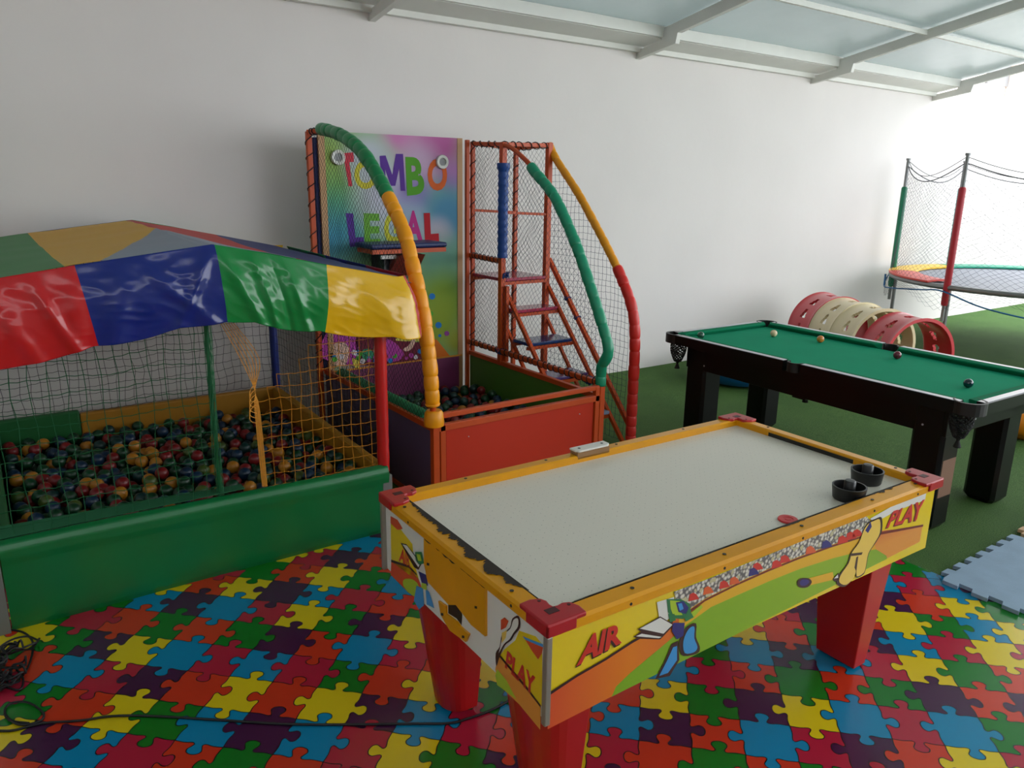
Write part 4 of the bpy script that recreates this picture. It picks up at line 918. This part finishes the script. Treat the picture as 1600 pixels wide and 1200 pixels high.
# seat
se = MB().box(2.25, 2.85, 4.86, 5.14, 1.395, 1.43).build('seat_pad', mat('navy_seat_vinyl', (22, 40, 96), .4), tw, bevel=.015, seg=3)
MB().bar((2.26, 4.88, 1.378), (2.84, 4.88, 1.378), .03).bar((2.26, 5.1, 1.378), (2.84, 5.1, 1.378), .03).bar((2.28, 4.88, 1.378), (2.28, 5.1, 1.378), .03).bar((2.82, 4.88, 1.378), (2.82, 5.1, 1.378), .03).build('seat_frame', M_or, se)
MB().frust([(2.42, 5.0, 1.19), (2.66, 5.0, 1.19), (2.66, 5.19, 1.19), (2.42, 5.19, 1.19)], [(2.46, 4.85, 1.35), (2.66, 4.85, 1.35), (2.66, 5.19, 1.35), (2.46, 5.19, 1.35)]).build('seat_bracket', mat('brown_red_steel', (120, 44, 34), .4), se)
MB().box(2.40, 2.46, 4.98, 5.19, 1.18, 1.35).box(2.40, 2.67, 4.99, 5.19, 1.17, 1.19).build('bracket_plate', M_black, se)
MB().box(2.34, 2.5, 4.90, 4.915, 1.325, 1.35).build('seat_latch', mat('white_latch', (210, 208, 204), .5), se)
# curved tubes with foam covers
def curve_tube(pts, parts, base_r=.017, foam_r=.034, name='curved_rail'):
    P_ = smoothpts(pts, 10); Ls = [0]
    for a, b in zip(P_[:-1], P_[1:]): Ls.append(Ls[-1] + (b - a).length)
    tot = Ls[-1]
    def at(s):
        s = max(0, min(tot, s))
        for i in range(len(P_) - 1):
            if s <= Ls[i + 1] + 1e-9: t = (s - Ls[i]) / max(1e-9, Ls[i + 1] - Ls[i]); return P_[i].lerp(P_[i + 1], t)
        return P_[-1]
    o = MB().tube(P_, base_r, 10).build(name, M_or, tw, smooth=True)
    for (s0, s1, m, lab, fr) in parts:
        a = s0 * tot; b = s1 * tot; pp = []; rr = []; seglen = .085; x = a; k = 0
        while x < b - .01:
            L_ = min(seglen * (1 + .5 * nz(k * 1.7, a * 3)), b - x); 
            for t in (0, .06, .2, .5, .8, .94):
                pp.append(at(x + L_ * t)); rr.append(fr * (.88 + .12 * (math.sin(PI * t) ** .4 if t > 0 else 0)) * (1 + .10 * nz(k * 2.3, 4)))
            x += L_; k += 1
        pp.append(at(b)); rr.append(fr * .8)
        f = MB().tube(pp, rr, 14).build('foam_cover', m, o, smooth=True); f['label'] = lab
    return P_
F_gr = mat('green_foam_vinyl', (8, 128, 72), .4); F_ye = mat('yellow_foam_vinyl', (246, 160, 2), .4); F_te = mat('teal_green_foam', (10, 142, 104), .4, coat=.15); F_am = mat('amber_foam_vinyl', (232, 152, 10), .4); F_re = mat('red_foam_vinyl', (208, 36, 28), .4); F_bl = mat('blue_foam_vinyl', (14, 66, 140), .45)
LC = [(2.0, 5.12, 2.165), (2.0, 5.02, 2.172), (2.0, 4.85, 2.15), (2.0, 4.642, 2.106), (2.0, 4.414, 2.02), (2.0, 4.205, 1.878), (2.0, 4.009, 1.704), (2.0, 3.882, 1.57), (2.0, 3.791, 1.40), (2.0, 3.688, 1.17), (2.0, 3.62, .911), (2.0, 3.59, .7), (2.01, 3.60, .56)]
Lp = curve_tube(LC, [(.03, .46, F_gr, 'green foam cover', .042), (.46, .965, F_ye, 'yellow foam cover', .042)])
MB().lathe((2.015, 3.60, .53), [(.055, -.005), (.058, .02), (.052, .07), (.04, .085)], 20).build('foam_cover', F_ye, tw, smooth=True)
MC = [(3.26, 4.78, 2.12), (3.26, 4.65, 2.09), (3.25, 4.45, 1.995), (3.25, 4.365, 1.93), (3.25, 4.2, 1.82), (3.25, 4.09, 1.72), (3.25, 3.90, 1.478), (3.25, 3.752, 1.243), (3.25, 3.613, 1.0), (3.25, 3.535, .83), (3.25, 3.59, .72), (3.26, 3.605, .68), (3.26, 3.605, .58)]
Mp = curve_tube(MC, [(.19, 1.0, F_te, 'teal green foam cover', .037)])
RC = [(3.74, 4.84, 2.14), (3.74, 4.75, 2.03), (3.745, 4.5, 1.80), (3.75, 4.36, 1.65), (3.755, 4.12, 1.38), (3.76, 3.96, 1.17), (3.765, 3.86, .98), (3.77, 3.83, .75), (3.775, 3.83, .4), (3.78, 3.83, .01)]
Rp = curve_tube(RC, [(.0, .47, F_am, 'amber foam cover', .03), (.47, .985, F_re, 'red foam cover', .039)])
# blue wrap on near post
pp = []; rr = []
for k in range(40): t = k / 39; pp.append((TX1, 4.755, 1.31 + .68 * t)); rr.append(.038 + .0035 * math.sin(k * 1.9) + (.014 * (t - .9) * 10 if t > .9 else 0))
MB().tube(pp, rr, 12).build('foam_cover', F_bl, tw, smooth=True)
# nets
def curve_z(P_):
    tab = sorted([(p.y, p.z) for p in P_])
    def g(y):
        if y <= tab[0][0]: return tab[0][1]
        for (a, za), (b, zb) in zip(tab[:-1], tab[1:]):
            if a <= y <= b: return za + (zb - za) * (y - a) / max(1e-6, b - a)
        return tab[-1][1]
    return g
def sidenet(x0, P_, y0, y1, z0, z1, cell, r, m, seed, bulge=0.0, sq=False, name='side_net'):
    g = curve_z([p for p in P_ if p.z > 1.0 or p.y > 3.7]); nu = int((y1 - y0) / cell * 1); nv = int((z1 - z0) / cell); q = MB()
    xf_ = (lambda y: x0)
    fn = lambda u, v: (x0 + bulge * math.sin(PI * u) * math.sin(PI * v) + .012 * nz(u * 6, v * 6, seed), y0 + (y1 - y0) * u, z0 + (z1 - z0) * v)
    keep = lambda u, v: (z0 + (z1 - z0) * v) < g(y0 + (y1 - y0) * u) - .0 and not ((y0 + (y1 - y0) * u) < y0 + .02)
    (net_square if sq else net_diamond)(q, fn, nu, nv, r, keep, seed=seed); q.build(name, m, tw)
sidenet(2.0, Lp, 3.64, 5.18, .53, 2.16, .021, .0011, M_bcord, 1, .0)
sidenet(3.25, Mp, 3.62, 4.76, .60, 2.1, .024, .0011, mat('blue_black_cord', (30, 38, 62), .8), 2, .0)
sidenet(3.77, Rp, 3.86, 4.84, .02, 2.1, .046, .0013, mat('blue_black_cord', (30, 38, 62), .8), 3, .03, True)
q = MB(); net_diamond(q, lambda u, v: (TX1 + .03 + .42 * u, TY1 + .02, .55 + 1.57 * v), 18, 66, .001, seed=4); net_diamond(q, lambda u, v: (TX1 + .0, 4.78 + .42 * u, .62 + 1.5 * v), 18, 62, .001, seed=5); net_diamond(q, lambda u, v: (3.70, 4.82 + .40 * u, 1.16 + .95 * v), 16, 38, .001, seed=6)
q.build('tower_net', M_bcord, tw)

# ------------------------------------------------------------ plastic balls
BR_ = .035
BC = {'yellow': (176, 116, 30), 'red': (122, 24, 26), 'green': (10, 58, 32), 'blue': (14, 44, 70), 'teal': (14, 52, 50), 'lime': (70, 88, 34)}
def fill(x0, x1, y0, y1, z0, level, n, seed):
    rnd = random.Random(seed); balls = []; grid = {}; g = BR_ * 2
    def near(x, y):
        i, j = int(x // g), int(y // g)
        for a in (-1, 0, 1):
            for b in (-1, 0, 1): yield from grid.get((i + a, j + b), ())
    def rest(x, y):
        z = z0 + BR_
        for (bx, by, bz) in near(x, y):
            d2 = (bx - x) ** 2 + (by - y) ** 2
            if d2 < 4 * BR_ * BR_: z = max(z, bz + math.sqrt(4 * BR_ * BR_ * 1.002 - d2))
        return z
    for k in range(n):
        best = None
        for _ in range(14):
            x = rnd.uniform(x0 + BR_, x1 - BR_); y = rnd.uniform(y0 + BR_, y1 - BR_); z = rest(x, y)
            if best is None or z < best[2]: best = (x, y, z)
        if best[2] > level: continue
        balls.append(best); grid.setdefault((int(best[0] // g), int(best[1] // g)), []).append(best)
    return balls
def lvl(b, hi): return b[2] > hi
A = fill(BX0 + .055, BX1 - .055, BY0 + .045, BY1 - .055, .06, .31, 2600, 1)
Bn = fill(TX0 + .10, TX1 - .02, TY0 + .02, TY1 - .045, .06, .255, 1200, 2)
def visible(b, pit):
    p = Vector(b); d = p - EYE
    if pit == 'A':
        t = (BY0 - EYE.y) / d.y; z = EYE.z + d.z * t; x = EYE.x + d.x * t
        return z > .41 and x > -.2 and b[2] > .2
    t = (TY0 - EYE.y) / d.y; z = EYE.z + d.z * t; x = EYE.x + d.x * t
    if x > TX0: return z > .52 and b[2] > .15
    t = (TX0 - EYE.x) / d.x; z = EYE.z + d.z * t; return z > .56 and b[2] > .15
def top_exposed(b, balls):   # nothing sits right above and in front
    d = (EYE - Vector(b)).normalized()
    for c in balls:
        if c is b: continue
        w = Vector(c) - Vector(b); s = w.dot(d)
        if s > .01 and (w - d * s).length < BR_ * .55 and s < .4: return False
    return True
cand = [('A', b) for b in A if visible(b, 'A') and top_exposed(b, A)] + [('B', b) for b in Bn if visible(b, 'B') and top_exposed(b, Bn)]
cand.sort(key=lambda t: (Vector(t[1]) - EYE).length)
def colr(b, pit):
    r = random.Random(int(b[0] * 1e4) * 31 + int(b[1] * 1e4)).random()
    if pit == 'A': cs = [('yellow', .15), ('red', .2), ('green', .30), ('blue', .18), ('teal', .12), ('lime', .05)]
    else: cs = [('red', .22), ('green', .3), ('blue', .26), ('teal', .16), ('yellow', .06)]
    for n, w in cs:
        if r < w: return n
        r -= w
    return 'green'
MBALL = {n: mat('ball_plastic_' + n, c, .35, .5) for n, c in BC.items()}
proto = {}
for n in BC:
    q = MB().sphere((0, 0, 0), BR_, 20); me = bpy.data.meshes.new('plastic_ball_' + n); me.from_pydata([tuple(v) for v in q.v], [], q.f); me.materials.append(MBALL[n])
    b_ = bmesh.new(); b_.from_mesh(me); bmesh.ops.remove_doubles(b_, verts=b_.verts, dist=2e-5); bmesh.ops.recalc_face_normals(b_, faces=b_.faces); b_.to_mesh(me); b_.free()
    me.polygons.foreach_set('use_smooth', [True] * len(me.polygons)); proto[n] = me
picked = set()
def zone(b, pit, n):
    x, y, z = b
    if pit == 'A':
        row = 'by the front pad' if y < 3.85 else ('front half' if y < 4.25 else ('back half' if y < 4.8 else 'by the back panel'))
        colm = 'far left' if x < .35 else ('left of the netted post' if x < .82 else ('at the entrance gap' if x < 1.1 else 'behind the orange net'))
        return '%s ball in canopied pit, %s, %s' % (n, row, colm)
    return '%s ball in play tower bin, %s, %s' % (n, 'front' if y < 4.2 else ('middle' if y < 4.7 else 'below the sign board'), 'left side' if x < 2.6 else 'right side')
print('ball candidates', len(cand), 'of', len(A), len(Bn))
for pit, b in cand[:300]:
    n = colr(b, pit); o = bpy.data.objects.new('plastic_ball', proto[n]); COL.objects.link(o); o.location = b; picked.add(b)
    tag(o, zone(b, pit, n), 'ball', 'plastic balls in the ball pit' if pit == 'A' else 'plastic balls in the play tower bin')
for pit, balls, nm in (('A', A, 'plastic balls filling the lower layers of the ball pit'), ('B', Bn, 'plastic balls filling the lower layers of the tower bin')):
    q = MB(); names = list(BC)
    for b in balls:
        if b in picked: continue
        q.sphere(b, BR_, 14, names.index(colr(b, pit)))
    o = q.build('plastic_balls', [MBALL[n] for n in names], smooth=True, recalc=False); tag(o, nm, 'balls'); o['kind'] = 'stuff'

# ------------------------------------------------------------ trampoline
tr = thing('trampoline', 'round trampoline with safety net and coloured padded poles by the wall', 'trampoline', (10.26, 3.77, 0))
TC = Vector((10.26, 3.77)); TR = 1.6; TZ = .82
M_galv = mat('galvanised_steel', (128, 130, 130), .4, .5, .5)
ring = lambda r, z, n=72: [(TC.x + r * math.cos(2 * PI * k / n), TC.y + r * math.sin(2 * PI * k / n), z) for k in range(n + 1)]
MB().tube(ring(TR, TZ), .03, 8, caps=False).build('frame_ring', M_galv, tr, smooth=True)
MB().lathe((TC.x, TC.y, TZ + .01), [(1e-3, .0), (TR - .12, .0), (TR - .12, .006), (1e-3, .006)], 60).build('jump_mat', mat('glare_paled_mesh_mat', (128, 132, 144), .5), tr)  # pale grey base colour has the glare on the mat painted in
padc = [mat('pad_' + n, c, .4) for n, c in (('red', (206, 60, 50)), ('yellow', (236, 190, 50)), ('green', (40, 160, 130)), ('blue', (40, 100, 190)))]
for k, (d0, d1, pm) in enumerate(((122, 160, 0), (72, 121, 1), (28, 71, 2), (-20, 27, 0))):
    a0 = math.radians(d0); aw = math.radians(d1 - d0)
    q = MB().grid(lambda u, v: (TC.x + (TR - .30 + .33 * v) * math.cos(a0 + u * aw), TC.y + (TR - .30 + .33 * v) * math.sin(a0 + u * aw), TZ + .035 + .012 * math.sin(PI * v)), 16, 4)
    q.build('spring_pad', padc[pm], tr, solid=.02)
PA = [168.5, 105.7, 62, 0, -65, -130]
pcol = [(170, 30, 44), (14, 118, 84), (20, 140, 140), (230, 180, 40), (30, 90, 180), (20, 120, 80)]
for k, a in enumerate(PA):
    a = math.radians(a); x = TC.x + (TR + .03) * math.cos(a); y = TC.y + (TR + .03) * math.sin(a)
    if k == 0: x, y = 8.69, 4.09
    if k == 1: x, y = 9.82, 5.33
    o = MB().tube([(x, y, .45), (x, y, 2.2)], .019, 10).tube([(x, y, 2.2), (x, y, 2.225)], .027, 10).build('net_pole', M_galv, tr, smooth=True)
    f = MB().tube([(x, y, .62), (x, y, .64), (x, y, 1.86), (x, y, 1.88)], [.028, .036, .036, .026], 14).build('pole_sleeve', mat('sleeve_%d' % k, pcol[k], .45), o, smooth=True); f['label'] = ('red', 'green', 'teal', 'yellow', 'blue', 'green')[k] + ' foam sleeve'
    if k == 2: continue
    dx, dy = (TC.x - x) * .03, (TC.y - y) * .03
    MB().tube([(x + dx, y + dy, TZ - .02), (x + dx, y + dy, .025)], .022, 10).build('leg', M_galv, tr, smooth=True)
M_tnet = mat('trampoline_net_cord', (70, 72, 80), .7)
q = MB(); PAs = sorted([math.radians(x) for x in PA])
def sagf(a):
    a = (a + PI) % (2 * PI) - PI; P2 = PAs + [PAs[0] + 2 * PI]
    if a < PAs[0]: a += 2 * PI
    for s, e in zip(P2[:-1], P2[1:]):
        if s <= a <= e: t = (a - s) / (e - s); return 4 * t * (1 - t)
    return 0
def tn(u, v):
    a = 2 * PI * u; s = sagf(a); r = TR + .01 - .16 * s * v; return (TC.x + r * math.cos(a), TC.y + r * math.sin(a), TZ + .03 + v * (1.28 - .19 * s))
net_diamond(q, tn, 230, 44, .0012, seed=9)
q.tube([tn(k / 180, 1) for k in range(181)], .006, 5, caps=False)
q.tube([Vector(tn(k / 180, 1)) + Vector((0, 0, .06 - .0)) for k in range(181)], .004, 5, caps=False)
q.build('safety_net', M_tnet, tr)
q = MB()      # loose net skirt and straps
net_diamond(q, lambda u, v: (TC.x + (TR + .05) * math.cos(2.0 + 2.2 * u), TC.y + (TR + .05) * math.sin(2.0 + 2.2 * u), TZ - .02 - (.16 + .08 * math.sin(u * 19)) * v), 70, 8, .0012, seed=11); q.build('net_skirt', M_tnet, tr)
q = MB()
a1 = math.radians(106); a2 = math.radians(150); f_ = lambda a, z: Vector((TC.x + (TR + .06) * math.cos(a), TC.y + (TR + .06) * math.sin(a), z))
q.tube(smoothpts([f_(a1, .78), f_(a1 + .25, .68), f_(a1 + .5, .69), f_(a2 + .15, .76), f_(a2 + .32, .78), f_(a2 + .6, .66), f_(a2 + .95, .58), f_(a2 + 1.3, .56), f_(a2 + 1.5, .62)], 6), .008, 6)
q.tube([f_(a1 + .2, .80), f_(a1 + .28, .68)], .012, 6)
q.build('strap', mat('blue_webbing_strap', (20, 96, 150), .6), tr)

# ------------------------------------------------------------ crawl tunnel
ct = thing('crawl_tunnel', 'red and cream plastic crawl tunnel with cut-out holes behind the pool table', 'crawl tunnel', (7.35, 4.2, 0))
ax = Vector((7.68 - 7.09, 4.98 - 3.48, 0)); AL = ax.length; ax.normalize(); sdv = Vector((ax.y, -ax.x, 0)); C0 = Vector((7.09, 3.48, 0))
M_tr = mat('pinkish_red_plastic', (196, 34, 50), .35, .5, coat=.5); M_tcr = mat('cream_plastic', (222, 204, 164), .4, coat=.3)
def module(s0, s1, m, R, r2, lab, holes=True, zc=.36):
    n = 130; k = 34; mb = MB(); A0 = math.radians(-38); A1 = PI - A0
    def pt(u, v, rad):
        a = A0 + (A1 - A0) * u; s = s0 + (s1 - s0) * v
        flare = .016 * (abs(2 * v - 1) ** 8); rr = rad + flare
        return C0 + ax * s + sdv * (rr * math.cos(a)) + Vector((0, 0, max(.0, zc + rr * math.sin(a))))
    def hole(u, v):
        if not holes: return False
        for hu in (.17, .27, .37, .63, .73, .83, .50):
            du = (u - hu) * (A1 - A0) * R; dv = (v - (.5 if hu != .50 else .5)) * (s1 - s0); 
            w = .052 * (1 - (du + .06) / .15) * (1.0 if abs(du) < .06 else 0)
            if abs(du) < .058 and abs(dv) < (.012 + .036 * (du + .058) / .116) * min(1, ((.058 - abs(du)) / .012) ** .5): return True
        return False
    H = {}
    for i in range(n):
        for j in range(k): H[i, j] = hole((i + .5) / n, (j + .5) / k)
    for i in range(n):
        for j in range(k):
            if H[i, j]: continue
            u0, u1, v0, v1 = i / n, (i + 1) / n, j / k, (j + 1) / k
            mb.add([pt(u0, v0, R), pt(u1, v0, R), pt(u1, v1, R), pt(u0, v1, R)], [(0, 1, 2, 3)])
            mb.add([pt(u0, v0, r2), pt(u0, v1, r2), pt(u1, v1, r2), pt(u1, v0, r2)], [(0, 1, 2, 3)])
            for (di, dj, a, b) in ((0, -1, (u0, v0), (u1, v0)), (0, 1, (u0, v1), (u1, v1)), (-1, 0, (u0, v0), (u0, v1)), (1, 0, (u1, v0), (u1, v1))):
                if H.get((i + di, j + dj), True): mb.add([pt(*a, R), pt(*b, R), pt(*b, r2), pt(*a, r2)], [(0, 1, 2, 3)])
    o = mb.build('tunnel_section', m, ct, smooth=True, clean=True); o['label'] = lab
module(0, .36, M_tr, .365, .335, 'red end section nearest the camera', zc=.33); module(.50, .84, M_tcr, .365, .335, 'cream section behind the red one', zc=.34); module(.84, 1.18, M_tcr, .37, .34, 'cream section beside the far red one', zc=.345); module(1.18, 1.54, M_tr, .375, .345, 'far red end section', zc=.35)
q = MB(); q.tube([C0 + ax * (.30 + .24 * t) + sdv * .1 + Vector((0, 0, .02)) for t in (0, 1)], .018, 8); q.tube([C0 + ax * (.30 + .24 * t) - sdv * .1 + Vector((0, 0, .02)) for t in (0, 1)], .018, 8); q.build('connector', M_tcr, ct)

# ------------------------------------------------------------ other toys on the grass
c = onz(1145, 604, 0); c = Vector((c.x + .28, c.y + .16, 0))
q = MB().lathe((c.x, c.y, 0), [(.30, .004), (.42, .03), (.47, .10), (.49, .155), (.47, .16), (.45, .11), (.40, .045), (1e-3, .03)], 40)
tag(q.build('plastic_basin', mat('blue_plastic', (12, 96, 160), .35), smooth=True), 'low round blue plastic basin on the grass under the pool table', 'basin')
c = onz(1603, 690, 0)
q = MB()
pts = smoothpts([(c.x + .16, c.y - .12, .11), (c.x + .02, c.y + .02, .12), (c.x + .12, c.y + .22, .12), (c.x + .45, c.y + .3, .16)], 6)
q.tube(pts, [.07 + .03 * math.sin(PI * i / (len(pts) - 1)) for i in range(len(pts))], 16)
q.lathe((c.x + .2, c.y + .1, .002), [(.2, 0), (.23, .03), (.2, .07), (.1, .09)], 24)
tag(q.build('plastic_rocker', mat('orange_plastic', (240, 140, 20), .35), smooth=True), 'orange plastic ride-on toy at the right edge of the picture', 'toy')

# cables
M_cab = mat('black_cable', (20, 16, 22), .5)
cp = [(0, 1142), (22, 1141), (68, 1130), (125, 1126), (175, 1119), (240, 1119), (341, 1125), (467, 1132), (640, 1131), (702, 1130), (730, 1123), (762, 1112), (795, 1095), (830, 1070)]
tag(MB().tube(smoothpts([onz(x, y, .0085) for x, y in cp], 5), .0045, 6).build('power_cable', M_cab, smooth=True), 'thin black power cable running across the jigsaw floor under the hockey table', 'cable')
q = MB(); cc = onz(0, 1050, 0); rb = random.Random(11)
for k in range(26):
    c = cc + Vector((rb.uniform(-.16, .07), rb.uniform(-.14, .13), 0)); R = rb.uniform(.02, .08); ph = rb.uniform(0, 6); pts = []
    for t in range(14):
        a = ph + t * .62; pts.append((c.x + R * (1 + .4 * nz(k, t * .4)) * math.cos(a), c.y + R * .8 * math.sin(a), .012 + .05 * abs(nz(k * 2.1, t * .35)) + .03 * rb.random() * (R < .05)))
    q.tube(smoothpts(pts, 3), .0042, 5)
for loop in ([(0, 1080), (18, 1066), (40, 1050), (52, 1010), (40, 990), (14, 984), (0, 990)], [(10, 1120), (30, 1132), (60, 1128), (68, 1115), (45, 1098), (20, 1098), (8, 1108), (14, 1125), (45, 1130)], [(0, 1070), (30, 1078), (36, 1060), (26, 1046)]):
    q.tube(smoothpts([onz(x, y, .01) for x, y in loop], 5), .0042, 6)
tag(q.build('tangled_cables', M_cab, smooth=True), 'tangle of black cables on the floor at the left edge', 'cables')
